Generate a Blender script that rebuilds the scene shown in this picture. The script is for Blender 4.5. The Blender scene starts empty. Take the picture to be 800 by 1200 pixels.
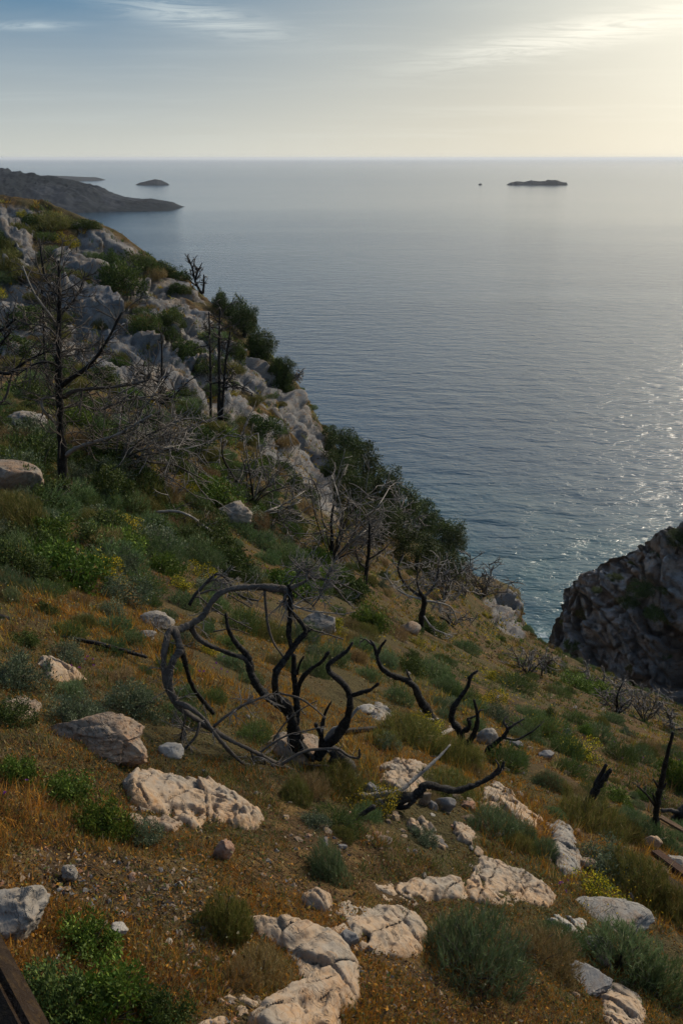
import bpy, math, random
import numpy as np
from mathutils import Vector, Matrix

# ------------------------------------------------------------------ camera, sky, sun, exposure
scene = bpy.context.scene
COL = scene.collection
CAM_Z = 60.0
PITCH = math.radians(24.05)
FPX = 930.0
cam_data = bpy.data.cameras.new('camera')
cam_data.sensor_fit = 'VERTICAL'
cam_data.sensor_height = 36.0
cam_data.lens = 36.0 * FPX / 1200.0
cam_data.clip_start = 0.05
cam_data.clip_end = 200000.0
cam = bpy.data.objects.new('camera', cam_data)
COL.objects.link(cam)
cam.location = (0, 0, CAM_Z)
cam.rotation_mode = 'XYZ'
cam.rotation_euler = (math.radians(90) - PITCH, 0, 0)
scene.camera = cam

SUN_EL = math.radians(27.0)
SUN_AZ = math.radians(43.0)      # to the right of straight ahead (+Y)
world = bpy.data.worlds.new('World')
scene.world = world
world.use_nodes = True
wn = world.node_tree.nodes
wl = world.node_tree.links
wn.clear()

class NT:
    """tiny helper for writing node trees"""
    def __init__(s, tree):
        s.t = tree; s.n = tree.nodes; s.l = tree.links
    def node(s, kind, **kw):
        nd = s.n.new(kind)
        for k, v in kw.items():
            setattr(nd, k, v)
        return nd
    def put(s, sock, val):
        if hasattr(val, 'is_output') or isinstance(val, bpy.types.NodeSocket):
            s.l.new(val, sock)
        elif val is not None:
            if isinstance(val, (tuple, list)) and len(val) == 3 and sock.type == 'RGBA':
                val = (*val, 1.0)
            sock.default_value = val
    def math(s, op, a, b=None, c=None, clamp=False):
        nd = s.node('ShaderNodeMath', operation=op); nd.use_clamp = clamp
        s.put(nd.inputs[0], a)
        if b is not None: s.put(nd.inputs[1], b)
        if c is not None: s.put(nd.inputs[2], c)
        return nd.outputs[0]
    def vmath(s, op, a, b=None):
        nd = s.node('ShaderNodeVectorMath', operation=op)
        s.put(nd.inputs[0], a)
        if b is not None: s.put(nd.inputs[1], b)
        return nd.outputs['Value'] if op in ('LENGTH', 'DOT_PRODUCT', 'DISTANCE') else nd.outputs[0]
    def mix(s, f, a, b, blend='MIX'):
        nd = s.node('ShaderNodeMix', data_type='RGBA', blend_type=blend)
        s.put(nd.inputs[0], f); s.put(nd.inputs[6], a); s.put(nd.inputs[7], b)
        return nd.outputs[2]
    def noise(s, vec, scale, detail=4, rough=.55, dist=0.0, out=0, lac=2.0):
        nd = s.node('ShaderNodeTexNoise')
        if vec is not None: s.l.new(vec, nd.inputs['Vector'])
        nd.inputs['Scale'].default_value = scale
        nd.inputs['Detail'].default_value = detail
        nd.inputs['Roughness'].default_value = rough
        nd.inputs['Distortion'].default_value = dist
        nd.inputs['Lacunarity'].default_value = lac
        return nd.outputs[out]
    def vor(s, vec, scale, feature='F1', out=0):
        nd = s.node('ShaderNodeTexVoronoi', feature=feature)
        if vec is not None: s.l.new(vec, nd.inputs['Vector'])
        nd.inputs['Scale'].default_value = scale
        return nd.outputs[out]
    def ramp(s, f, stops, interp='LINEAR'):
        nd = s.node('ShaderNodeValToRGB')
        cr = nd.color_ramp; cr.interpolation = interp
        while len(cr.elements) < len(stops): cr.elements.new(0.5)
        for e, (p, c) in zip(cr.elements, stops):
            e.position = p
            e.color = (c, c, c, 1) if not isinstance(c, (tuple, list)) else (*c, 1)
        s.put(nd.inputs[0], f)
        return nd.outputs[0]
    def mapr(s, v, a, b, c=0.0, d=1.0, smooth=False):
        nd = s.node('ShaderNodeMapRange'); nd.clamp = True
        if smooth: nd.interpolation_type = 'SMOOTHSTEP'
        s.put(nd.inputs[0], v)
        for i, x in enumerate((a, b, c, d)): nd.inputs[i + 1].default_value = x
        return nd.outputs[0]
    def scale(s, vec, sc, rot=(0, 0, 0)):
        nd = s.node('ShaderNodeMapping')
        s.l.new(vec, nd.inputs[0])
        nd.inputs['Scale'].default_value = sc
        nd.inputs['Rotation'].default_value = rot
        return nd.outputs[0]

W = NT(world.node_tree)
geo_w = W.node('ShaderNodeTexCoord').outputs['Generated']
sky = W.node('ShaderNodeTexSky', sky_type='NISHITA')
sky.sun_disc = False
sky.sun_elevation = SUN_EL
sky.sun_rotation = SUN_AZ
sky.altitude = 60.0
sky.air_density = 1.0
sky.dust_density = 1.6
sky.ozone_density = 1.5
sep = W.node('ShaderNodeSeparateXYZ'); wl.new(geo_w, sep.inputs[0])
dx, dy, dz = sep.outputs
zc = W.math('MAXIMUM', dz, 0.02)
# flat cloud sheet high above: direction divided by its height
den = W.math('ADD', zc, 0.06)
comb = W.node('ShaderNodeCombineXYZ')
wl.new(W.math('DIVIDE', dx, den), comb.inputs[0])
wl.new(W.math('DIVIDE', dy, den), comb.inputs[1])
cv = W.scale(comb.outputs[0], (0.55, 1.5, 1.0), (0, 0, math.radians(-14)))
c1 = W.noise(cv, 1.15, 9, .62, .9)
c2 = W.noise(W.scale(comb.outputs[0], (0.25, .6, 1), (0, 0, math.radians(-8))), .8, 3, .5, .2)
cirrus = W.mapr(W.math('ADD', W.math('MULTIPLY', c1, .62), W.math('MULTIPLY', c2, .45)), .50, .76, 0, 1, True)
veil = W.mapr(c2, .35, .8, 0.0, .35, True)
def streak(au, el, wa, we, tilt):
    # one long cirrus bank: azimuth tangent au, height tangent el
    hx = W.math('SUBTRACT', W.math('DIVIDE', dx, W.math('MAXIMUM', dy, .05)), au)
    hz = W.math('SUBTRACT', W.math('DIVIDE', dz, W.math('MAXIMUM', dy, .05)), el)
    hz = W.math('SUBTRACT', hz, W.math('MULTIPLY', hx, tilt))
    q = W.math('ADD', W.math('POWER', W.math('ABSOLUTE', W.math('DIVIDE', hx, wa)), 2.0),
               W.math('POWER', W.math('ABSOLUTE', W.math('DIVIDE', hz, we)), 2.0))
    return W.math('EXPONENT', W.math('MULTIPLY', q, -1.0))
fine = W.mapr(W.noise(W.scale(comb.outputs[0], (0.8, 1.9, 1), (0, 0, math.radians(-24))), 1.5, 12, .68, 2.2), .32, .62, .05, 1, True)
bank = W.math('MULTIPLY', W.math('ADD', W.math('ADD', streak(.24, .119, .15, .015, .16), streak(-.157, .139, .09, .014, -.17)),
              streak(-.34, .131, .05, .004, 0.0)), fine)
front = W.mapr(dy, .05, .3)
cloud = W.math('MAXIMUM', W.math('MULTIPLY', cirrus, .22), W.math('MULTIPLY', bank, front), clamp=True)
glow = W.vmath('DOT_PRODUCT', geo_w, (math.sin(SUN_AZ) * math.cos(SUN_EL), math.cos(SUN_AZ) * math.cos(SUN_EL), math.sin(SUN_EL)))
gl = W.math('POWER', W.mapr(glow, 0.0, 1.0), 3.0)
cl_col = W.mix(gl, (4.0, 4.7, 4.9), (8.6, 7.6, 5.9))
hz_col = W.mix(W.mapr(gl, .04, .53), (3.5, 3.6, 3.3), (5.2, 4.75, 3.75))
up_col = W.mix(W.mapr(gl, .14, .72), (.55, 1.32, 2.15), (4.3, 4.15, 3.5))
# thin summer haze: whitish at the horizon, the clear sky takes over higher up
skyc = W.mix(W.mapr(dz, .18, .5, .0, .8), up_col, sky.outputs[0])
milky = W.math('MAXIMUM', W.mapr(dz, 0.0, .16, 1.0, 0.0), W.mapr(gl, .7, 1.0, 0.0, .7))
base = W.mix(milky, skyc, hz_col)
base = W.mix(W.math('ADD', W.math('MULTIPLY', cloud, W.mapr(gl, .1, .6, .42, .7)), W.math('MULTIPLY', veil, .12), clamp=True), base, cl_col)
# bright veil of thin cloud round the hidden sun
aur = W.math('POWER', W.mapr(glow, .74, 1.0), 2.0)
base = W.mix(1.0, base, W.mix(aur, (0, 0, 0), (5.2, 4.9, 4.1)), 'ADD')
bg = W.node('ShaderNodeBackground')
wl.new(base, bg.inputs[0])
bg.inputs[1].default_value = 0.092
wo = W.node('ShaderNodeOutputWorld'); wl.new(bg.outputs[0], wo.inputs[0])

sun_d = bpy.data.lights.new('sun', 'SUN')
sun_d.energy = 1.8
sun_d.angle = math.radians(12)
sun_d.color = (1.0, .87, .68)
sun = bpy.data.objects.new('sun', sun_d); COL.objects.link(sun)
sdir = Vector((math.sin(SUN_AZ) * math.cos(SUN_EL), math.cos(SUN_AZ) * math.cos(SUN_EL), math.sin(SUN_EL)))
sun.rotation_mode = 'QUATERNION'
sun.rotation_quaternion = sdir.to_track_quat('Z', 'Y')
sun.location = (60, 120, 150)
sun.rotation_mode = 'XYZ'
sun.rotation_euler = sdir.to_track_quat('Z', 'Y').to_euler()

vs = scene.view_settings
vs.view_transform = 'Standard'; vs.look = 'None'; vs.gamma = 1.0
vs.exposure = 0.88; vs.use_curve_mapping = False
scene.cycles.max_bounces = 5
scene.cycles.diffuse_bounces = 2
scene.cycles.glossy_bounces = 2
scene.cycles.transmission_bounces = 2
scene.cycles.volume_bounces = 1
scene.cycles.use_denoising = True

# ------------------------------------------------------------------ small numeric tools
CT, ST = math.cos(PITCH), math.sin(PITCH)
def ray(u, v):
    a = (np.asarray(u, float) - 400) / FPX; b = (600 - np.asarray(v, float)) / FPX
    return a, CT + b * ST, -ST + b * CT
def at(u, v, Y):
    """point at forward distance Y along the sight line that passes photograph pixel u, v"""
    a, y, z = ray(u, v)
    return np.array([a / y * Y, Y + 0 * a, CAM_Z + z / y * Y])

def _h(ix, iy, iz, seed):
    n = (ix.astype(np.int64) * 374761393 + iy.astype(np.int64) * 668265263 + iz.astype(np.int64) * 2147483647 + seed * 974711) & 0xFFFFFFFF
    n = ((n ^ (n >> 13)) * 1274126177) & 0xFFFFFFFF
    n = ((n ^ (n >> 16)) * 2246822519) & 0xFFFFFFFF
    n = n ^ (n >> 15)
    return (n & 0xFFFFFF).astype(np.float64) / 16777215.0
def vnoise(x, y, z=None, seed=0):
    x = np.asarray(x, float); y = np.asarray(y, float)
    z = np.zeros_like(x) if z is None else np.asarray(z, float)
    ix, iy, iz = np.floor(x), np.floor(y), np.floor(z)
    fx, fy, fz = x - ix, y - iy, z - iz
    fx = fx * fx * (3 - 2 * fx); fy = fy * fy * (3 - 2 * fy); fz = fz * fz * (3 - 2 * fz)
    def c(a, b, d): return _h(ix + a, iy + b, iz + d, seed)
    def l(p, q, t): return p + (q - p) * t
    flat = not np.any(z)
    lo = l(l(c(0, 0, 0), c(1, 0, 0), fx), l(c(0, 1, 0), c(1, 1, 0), fx), fy)
    if flat: return lo * 2 - 1
    hi = l(l(c(0, 0, 1), c(1, 0, 1), fx), l(c(0, 1, 1), c(1, 1, 1), fx), fy)
    return l(lo, hi, fz) * 2 - 1
def fbm(x, y, z=None, oct=4, seed=0, gain=.5, ridged=False):
    s = 0; a = 1; t = 0
    for i in range(oct):
        n = vnoise(np.asarray(x) * 2**i + 17.3 * i, np.asarray(y) * 2**i - 9.1 * i, None if z is None else np.asarray(z) * 2**i + 3.7 * i, seed + i * 7)
        if ridged: n = 1 - 2 * np.abs(n)
        s = s + a * n; t += a; a *= gain
    return s / t
def worley(x, y, z=None, seed=0, tilt=False):
    """F1, F2 and a random number of the nearest cell"""
    x = np.asarray(x, float); y = np.asarray(y, float)
    three = z is not None
    z = np.zeros_like(x) if z is None else np.asarray(z, float)
    ix, iy, iz = np.floor(x), np.floor(y), np.floor(z)
    f1 = np.full(x.shape, 9.0); f2 = np.full(x.shape, 9.0); idr = np.zeros(x.shape); til = np.zeros(x.shape)
    for a in (-1, 0, 1):
        for b in (-1, 0, 1):
            for c in ((-1, 0, 1) if three else (0,)):
                px = ix + a + _h(ix + a, iy + b, iz + c, seed + 1)
                py = iy + b + _h(ix + a, iy + b, iz + c, seed + 2)
                pz = iz + c + _h(ix + a, iy + b, iz + c, seed + 3) if three else z
                d = np.sqrt((px - x)**2 + (py - y)**2 + (pz - z)**2)
                r = _h(ix + a, iy + b, iz + c, seed + 4)
                near = d < f1
                f2 = np.where(near, f1, np.minimum(f2, d))
                idr = np.where(near, r, idr)
                if tilt:
                    w1 = _h(ix + a, iy + b, iz + c, seed + 5) - .5; w2 = _h(ix + a, iy + b, iz + c, seed + 6) - .5; w3 = _h(ix + a, iy + b, iz + c, seed + 7) - .5
                    til = np.where(near, (x - px) * w1 + (y - py) * w2 + (z - pz) * w3, til)
                f1 = np.where(near, d, f1)
    return (f1, f2, idr, til) if tilt else (f1, f2, idr)
def sstep(a, b, x):
    t = np.clip((x - a) / (b - a), 0, 1); return t * t * (3 - 2 * t)
def polydist(poly, x, y):
    """signed distance to a polygon in plan, positive inside"""
    poly = np.asarray(poly, float); n = len(poly)
    d = np.full(x.shape, 1e9); inside = np.zeros(x.shape, bool)
    for i in range(n):
        ax, ay = poly[i]; bx, by = poly[(i + 1) % n]
        ex, ey = bx - ax, by - ay
        wx, wy = x - ax, y - ay
        t = np.clip((wx * ex + wy * ey) / (ex * ex + ey * ey + 1e-12), 0, 1)
        d = np.minimum(d, np.hypot(wx - t * ex, wy - t * ey))
        cond = ((ay > y) != (by > y)) & (x < (bx - ax) * (y - ay) / (by - ay + 1e-12) + ax)
        inside ^= cond
    return np.where(inside, d, -d)

def mesh_from(name, V, F, mat=None, smooth=True, cols=None, attrs=None):
    """V (n,3) floats, F (m,k) ints, or a list of such arrays with k = 3 and 4"""
    me = bpy.data.meshes.new(name)
    V = np.ascontiguousarray(V, np.float32)
    Fs = F if isinstance(F, list) else [F]
    Fs = [np.asarray(f) for f in Fs if len(f)]
    nl = sum(f.size for f in Fs); nf = sum(len(f) for f in Fs)
    me.vertices.add(len(V)); me.vertices.foreach_set('co', V.ravel())
    me.loops.add(nl); me.polygons.add(nf)
    me.loops.foreach_set('vertex_index', np.concatenate([f.ravel() for f in Fs]).astype(np.int32))
    st = []; o = 0
    for f in Fs:
        st.append(o + np.arange(len(f)) * f.shape[1]); o += f.size
    me.polygons.foreach_set('loop_start', np.concatenate(st).astype(np.int32))
    me.polygons.foreach_set('use_smooth', np.full(nf, smooth, bool))
    me.update(calc_edges=True)
    if cols is not None:
        ca = me.color_attributes.new('tint', 'FLOAT_COLOR', 'POINT')
        c4 = np.ones((len(V), 4), np.float32); c4[:, :3] = cols
        ca.data.foreach_set('color', c4.ravel())
    for k, a in (attrs or {}).items():
        at_ = me.attributes.new(k, 'FLOAT', 'POINT'); at_.data.foreach_set('value', np.asarray(a, np.float32))
    if mat: me.materials.append(mat)
    return me
def link(name, me, parent=None, loc=None, rot=None, scl=None, label=None, cat=None, group=None, kind=None):
    o = bpy.data.objects.new(name, me); COL.objects.link(o)
    if parent: o.parent = parent
    if loc is not None: o.location = [float(q) for q in loc]
    if rot is not None: o.rotation_euler = rot
    if scl is not None: o.scale = scl if hasattr(scl, '__len__') else (scl,) * 3
    if label: o['label'] = label
    if cat: o['category'] = cat
    if group: o['group'] = group
    if kind: o['kind'] = kind
    return o
def grid_faces(nr, nc, wrap=False):
    i = np.arange(nr - 1)[:, None]; j = np.arange(nc if wrap else nc - 1)[None, :]
    a = i * nc + j; b = i * nc + (j + 1) % nc
    return np.stack([a, b, b + nc, a + nc], -1).reshape(-1, 4)

# ------------------------------------------------------------------ terrain
def plane_Y(u, v):
    a, y, z = ray(u, v)
    w = (-0.5 - z / y - 0.45 * a / y) / 1.9
    k = 1 / 44.0
    return 1 / np.sqrt(np.maximum(w, 0)**2 + k * k * np.exp(-np.maximum(w, 0) / k))
ctl = []
for v, us in ((680, (-300, -200, -100, 0, 100, 200)), (740, (-300, -200, -100, 0, 100, 200, 300, 400)), (800, range(-300, 601, 100)),
              (860, range(-300, 801, 100)), (930, range(-300, 1001, 100)), (1010, range(-300, 1101, 140)), (1100, range(-300, 1101, 140)), (1200, range(-300, 1101, 140))):
    for u in us: ctl.append((u, v, float(plane_Y(u, v))))
ctl += [(-200, 560, 9), (-200, 480, 18), (-200, 400, 34), (-200, 300, 44), (-200, 225, 50), (-400, 400, 30), (-400, 225, 48),
        (0, 560, 14), (0, 500, 20), (0, 450, 27), (0, 400, 36), (0, 340, 41), (0, 290, 45), (0, 237, 50),
        (72, 590, 17), (100, 520, 22), (100, 470, 28), (100, 420, 37), (100, 360, 42), (100, 310, 46), (100, 262, 50),
        (200, 600, 21), (200, 540, 27), (200, 490, 34), (200, 440, 39), (200, 380, 43), (200, 320, 50),
        (280, 600, 24), (280, 540, 30), (280, 500, 37), (280, 440, 42), (280, 390, 48),
        (350, 620, 28), (350, 560, 36), (350, 500, 42), (350, 455, 48), (400, 640, 29), (400, 590, 38), (395, 545, 46),
        (460, 700, 27), (460, 650, 35), (460, 615, 43), (520, 720, 31), (520, 690, 38), (520, 665, 45),
        (580, 745, 37), (580, 715, 44), (550, 694, 47), (590, 694, 51), (612, 702, 52), (640, 762, 38), (660, 772, 40), (700, 790, 41), (740, 809, 42.5), (770, 823, 43), (800, 836, 43.5), (850, 862, 43), (900, 885, 42), (1000, 930, 42)]
ctl = np.array(ctl, float)
CP = at(ctl[:, 0], ctl[:, 1], ctl[:, 2]).T
def tps(d2): return np.where(d2 > 1e-9, .5 * d2 * np.log(d2 + 1e-12), 0)
_n = len(CP)
_x, _y = CP[:, 0], CP[:, 1]
_K = tps((_x[:, None] - _x)**2 + (_y[:, None] - _y)**2) + np.eye(_n) * 0.6
_A = np.zeros((_n + 3, _n + 3)); _A[:_n, :_n] = _K
_A[:_n, _n] = 1; _A[:_n, _n + 1] = _x; _A[:_n, _n + 2] = _y; _A[_n:, :_n] = _A[:_n, _n:].T
_sol = np.linalg.solve(_A, np.concatenate([CP[:, 2], np.zeros(3)]))
def rbf(x, y):
    s = _sol[_n] + _sol[_n + 1] * x + _sol[_n + 2] * y
    for i in range(_n):
        s = s + _sol[i] * tps((x - _x[i])**2 + (y - _y[i])**2)
    return s
crest = [(-400, 215, 46), (-200, 222, 50), (0, 237, 51), (100, 262, 51), (150, 288, 51), (215, 322, 51), (265, 368, 50), (320, 428, 49), (350, 455, 49), (380, 505, 48), (395, 545, 48),
         (440, 600, 47), (500, 650, 47), (550, 688, 50), (580, 692, 52), (608, 693, 53), (614, 728, 47), (620, 748, 42), (640, 758, 40), (680, 780, 41), (740, 808, 43), (800, 835, 44), (900, 882, 43), (1100, 960, 42)]
crest = np.array(crest, float)
_cp = at(crest[:, 0], crest[:, 1], crest[:, 2])
_caz = _cp[0] / _cp[1]; _cr = np.hypot(_cp[0], _cp[1])
def crest_r(t): return np.interp(t, _caz, _cr)

_base_cache = {}
def base_h(x, y):
    """smooth hillside: rolls over beyond its crest and falls to the sea"""
    r = np.hypot(x, y); t = x / np.maximum(y, 1e-3)
    rs = crest_r(np.clip(t, _caz[0], _caz[-1]))
    q = np.minimum(r, rs) / np.maximum(r, 1e-6)
    h = rbf(x * q, y * q)
    d = np.maximum(r - rs, 0)
    return h - 1.35 * (d - 1.5 * (1 - np.exp(-d / 1.5)))
# azimuth / distance table of the ground
AZ = np.tan(np.radians(np.concatenate([np.linspace(-72, -37, 24)[:-1], np.linspace(-37, 37, 620), np.linspace(37, 72, 24)[1:]])))
RR = np.concatenate([np.exp(np.linspace(math.log(.7), math.log(40), 500)), np.linspace(40, 60, 130)[1:], np.linspace(60, 105, 50)[1:]])
TA, TR = np.meshgrid(AZ, RR)          # rows are distances
TY = TR / np.sqrt(1 + TA**2); TX = TA * TY
HB = base_h(TX, TY)
def trace(Hm, u, v):
    """first point of the ground (x, y, z) met by the sight line through pixel u, v"""
    a, yy, z = ray(u, v); t = a / yy
    s = z / yy / math.sqrt(1 + t * t)
    j = np.searchsorted(AZ, t); j = min(max(j, 1), len(AZ) - 1); f = (t - AZ[j - 1]) / (AZ[j] - AZ[j - 1])
    colh = (Hm[:, j - 1] * (1 - f) + Hm[:, j] * f - CAM_Z) / RR
    k = np.argmax(colh >= s) if np.any(colh >= s) else int(np.argmax(colh[:620]))
    k = max(k, 1)
    d0, d1 = colh[k - 1], colh[k]
    g = np.clip((s - d0) / (d1 - d0 + 1e-12), 0, 1) if d1 > d0 else 1.0
    r = RR[k - 1] + (RR[k] - RR[k - 1]) * g
    y = r / math.sqrt(1 + t * t)
    return np.array([t * y, y, (Hm[k - 1, j - 1] * (1 - g) + Hm[k, j - 1] * g) * (1 - f) + (Hm[k - 1, j] * (1 - g) + Hm[k, j] * g) * f])
def plan(pts): return [tuple(trace(HB, u, v)[:2]) for u, v in pts]

CLIFF = [(-60, 232), (60, 250), (110, 266), (160, 293), (215, 326), (265, 371), (320, 428), (352, 458), (382, 508), (396, 560), (412, 612), (392, 616), (350, 575), (305, 535), (285, 505), (240, 492), (180, 470), (100, 440), (40, 425), (-60, 420)]
POINT = [(565, 700), (590, 694), (612, 698), (614, 735), (616, 748), (598, 742), (575, 725)]
cliff_p, point_p = plan(CLIFF), plan(POINT)
def relief(x, y):
    """(height to add, bare rock 0..1)"""
    dist = np.hypot(x, y)
    m = np.maximum(sstep(-2.0, 2.5, polydist(cliff_p, x, y)), sstep(-.6, .8, polydist(point_p, x, y)))
    r0 = np.hypot(x, y); rs = crest_r(np.clip(x / np.maximum(y, 1e-3), _caz[0], _caz[-1]))
    m = np.maximum(m, sstep(1.5, 5, r0 - rs))
    patch = fbm(x / 4 + 3, y / 4, None, 4, 21, .6)
    m = m * sstep(-.27, -.09, patch + .12 * m)
    soft = .16 * fbm(x / 2.4, y / 2.4, None, 3, 3) * sstep(1, 8, dist) + .045 * fbm(x / .5, y / .5, None, 3, 9) + .03 * fbm(x / .13, y / .13, None, 3, 13) * sstep(14, 6, dist)
    soft = soft + .3 * fbm(x / 6, y / 6, None, 2, 15) * sstep(10, 20, dist)
    return soft, m
DH, ROCK = relief(TX, TY)
HT = np.maximum(HB + DH, -4.0)
def blocky(x, y, z, s, seed):
    """broken rock: how far a face stands out, metres for s = 1"""
    qx = x + .45 * s * fbm(x / s / 1.6, y / s / 1.6, z / s / 1.6, 3, seed); qz = z + .35 * s * fbm(x / s / 1.4 + 7, y / s / 1.4, z / s / 1.4, 3, seed + 1)
    f1, f2, c, t1 = worley(qx / s / 3.2, y / s / 3.2, qz / s / 2.0, seed + 2, True)
    g1, g2, e, t2 = worley(qx / s / 1.15 + 9, y / s / 1.15, qz / s / .75, seed + 3, True)
    k1, k2, h, t3 = worley(qx / s / .45, y / s / .45, qz / s / .30, seed + 4, True)
    d = (c - .5) * .8 + 2.6 * t1 + (e - .5) * .3 + 1.25 * t2 + (h - .5) * .10 + .5 * t3 + .16 * fbm(x / s / .9, y / s / .9, z / s / .5, 4, seed + 5, .6, True)
    return s * (d - .30 * sstep(.07, 0, f2 - f1) - .14 * sstep(.07, 0, g2 - g1) - .05 * sstep(.1, 0, k2 - k1) - .2)
G3 = np.stack([TX, TY, HT], -1)
NR = np.cross(np.gradient(G3, axis=1), np.gradient(G3, axis=0)); NR /= np.linalg.norm(NR, axis=-1, keepdims=True) + 1e-9
NR *= np.sign(NR[..., 2:3])
BL = np.zeros_like(HT); mk = ROCK > .01
BL[mk] = .8 * blocky(TX[mk], TY[mk], HT[mk] + .3 * TX[mk], 1.0, 31) * ROCK[mk]
GEO = G3 + NR * BL[..., None]
def ground(u, v): return trace(HT, u, v)
def height(x, y):
    x = np.atleast_1d(np.asarray(x, float)); y = np.atleast_1d(np.asarray(y, float))
    t = x / y; r = np.hypot(x, y)
    j = np.clip(np.searchsorted(AZ, t), 1, len(AZ) - 1); k = np.clip(np.searchsorted(RR, r), 1, len(RR) - 1)
    f = np.clip((t - AZ[j - 1]) / (AZ[j] - AZ[j - 1]), 0, 1); g = np.clip((r - RR[k - 1]) / (RR[k] - RR[k - 1]), 0, 1)
    return (HT[k - 1, j - 1] * (1 - f) + HT[k - 1, j] * f) * (1 - g) + (HT[k, j - 1] * (1 - f) + HT[k, j] * f) * g
def rock_at(x, y):
    t = x / y; r = np.hypot(x, y)
    j = np.clip(np.searchsorted(AZ, t), 1, len(AZ) - 1); k = np.clip(np.searchsorted(RR, r), 1, len(RR) - 1)
    return ROCK[k, j]

# ------------------------------------------------------------------ materials
def new_mat(name):
    m = bpy.data.materials.new(name); m.use_nodes = True
    m.node_tree.nodes.clear()
    return m, NT(m.node_tree)
def finish(t, color, rough=.85, bump=None, strength=.5, dist=.02, spec=.25, translucent=0.0):
    p = t.node('ShaderNodeBsdfPrincipled')
    t.put(p.inputs['Base Color'], color); t.put(p.inputs['Roughness'], rough)
    p.inputs['Specular IOR Level'].default_value = spec
    if bump is not None:
        b = t.node('ShaderNodeBump'); b.inputs['Strength'].default_value = strength; b.inputs['Distance'].default_value = dist
        t.put(b.inputs['Height'], bump); t.l.new(b.outputs[0], p.inputs['Normal'])
    out = t.node('ShaderNodeOutputMaterial')
    if translucent > 0:
        tr = t.node('ShaderNodeBsdfTranslucent'); t.put(tr.inputs[0], color)
        mx = t.node('ShaderNodeMixShader'); mx.inputs[0].default_value = translucent
        t.l.new(p.outputs[0], mx.inputs[1]); t.l.new(tr.outputs[0], mx.inputs[2]); t.l.new(mx.outputs[0], out.inputs[0])
    else:
        t.l.new(p.outputs[0], out.inputs[0])
def pos(t): return t.node('ShaderNodeNewGeometry').outputs['Position']
def attr(t, name, out='Fac'):
    nd = t.node('ShaderNodeAttribute'); nd.attribute_name = name; return nd.outputs[out]

def limestone(t, vec, cool=(.25, .27, .29), warm=(.40, .30, .21), dark=(.09, .085, .08), stain=(.30, .15, .07), s=1.0, warmth=.5):
    n1 = t.noise(vec, .55 * s, 5, .6, .4); n2 = t.noise(vec, 3.2 * s, 6, .65, .3); n3 = t.noise(vec, 14 * s, 4, .6)
    c = t.mix(t.mapr(n1, .58 - .3 * warmth, .74 - .35 * warmth), cool, warm)
    c = t.mix(t.mapr(n2, .52, .66, 0, .85), c, stain)
    n5 = t.noise(vec, 1.3 * s, 6, .7, .8)
    c = t.mix(t.mapr(n5, .55, .62, 0, .5), c, t.mix(.5, cool, (.44, .40, .33)))
    c = t.mix(t.mapr(n2, .45, .28, 0, .75), c, dark)
    c = t.mix(t.mapr(n3, .35, .7, 0, .55), c, t.mix(.35, cool, (.46, .42, .36)))
    crk = t.mapr(t.math('ABSOLUTE', t.math('SUBTRACT', t.noise(vec, 2.1 * s, 5, .6, 1.0), .5)), .0, .022)
    pit = t.mapr(t.vor(t.vmath('ADD', vec, t.vmath('MULTIPLY', t.noise(vec, 6 * s, 2, .5, out=1), (.12, .12, .12))), 9 * s), .0, .22)
    c = t.mix(t.math('SUBTRACT', 1.0, pit), c, dark)
    bump = t.math('ADD', t.math('MULTIPLY', n2, .8), t.math('ADD', t.math('MULTIPLY', n3, .35), t.math('MULTIPLY', t.math('MINIMUM', pit, crk), .6)))
    return c, bump

m_ground, t = new_mat('hillside_soil_and_rock')
p_ = pos(t)
n1 = t.noise(p_, .7, 5, .6, .5); n2 = t.noise(p_, 4.5, 6, .65); n3 = t.noise(p_, 38, 4, .7)
n4 = t.noise(p_, .28, 4, .6, .6)
soil = t.mix(t.mapr(n1, .42, .58), (.058, .040, .024), (.110, .066, .028))
soil = t.mix(t.mapr(n2, .50, .64), soil, (.20, .125, .045))
soil = t.mix(t.mapr(n4, .46, .58), soil, t.mix(n2, (.060, .056, .024), (.115, .085, .034)))
soil = t.mix(t.mapr(n3, .60, .72, 0, .55), soil, (.19, .155, .115))
soil = t.mix(t.mapr(n3, .48, .34, 0, .9), soil, (.022, .017, .012))
rk, rb = limestone(t, p_, cool=(.175, .175, .178), warm=(.25, .205, .16), dark=(.06, .062, .06), stain=(.21, .125, .06), s=.9, warmth=.3)
c = t.mix(t.mapr(attr(t, 'rock'), .35, .6), soil, rk)
finish(t, c, .93, t.math('ADD', rb, t.math('MULTIPLY', n3, 1.5)), .8, .06, .12)

m_cliff, t = new_mat('dark_cliff_rock')
p_ = pos(t)
rk, rb = limestone(t, t.scale(p_, (1, 1, 1.7)), cool=(.27, .262, .255), warm=(.34, .235, .165), dark=(.03, .029, .028), stain=(.22, .105, .06), s=.6, warmth=.42)
finish(t, rk, .9, rb, .8, .25, .15)

m_far, t = new_mat('hazy_distant_scrubby_rock')
p_ = pos(t)
n1 = t.noise(p_, .012, 6, .62, .4); n2 = t.noise(p_, .06, 6, .7)
c = t.mix(t.mapr(n1, .42, .6), (.010, .016, .022), (.034, .040, .050))  # blue of the haze and dark of the shaded side put into the rock colour
c = t.mix(t.mapr(n2, .5, .7, 0, .7), c, (.006, .009, .009))
finish(t, c, .95, spec=.05)

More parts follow.
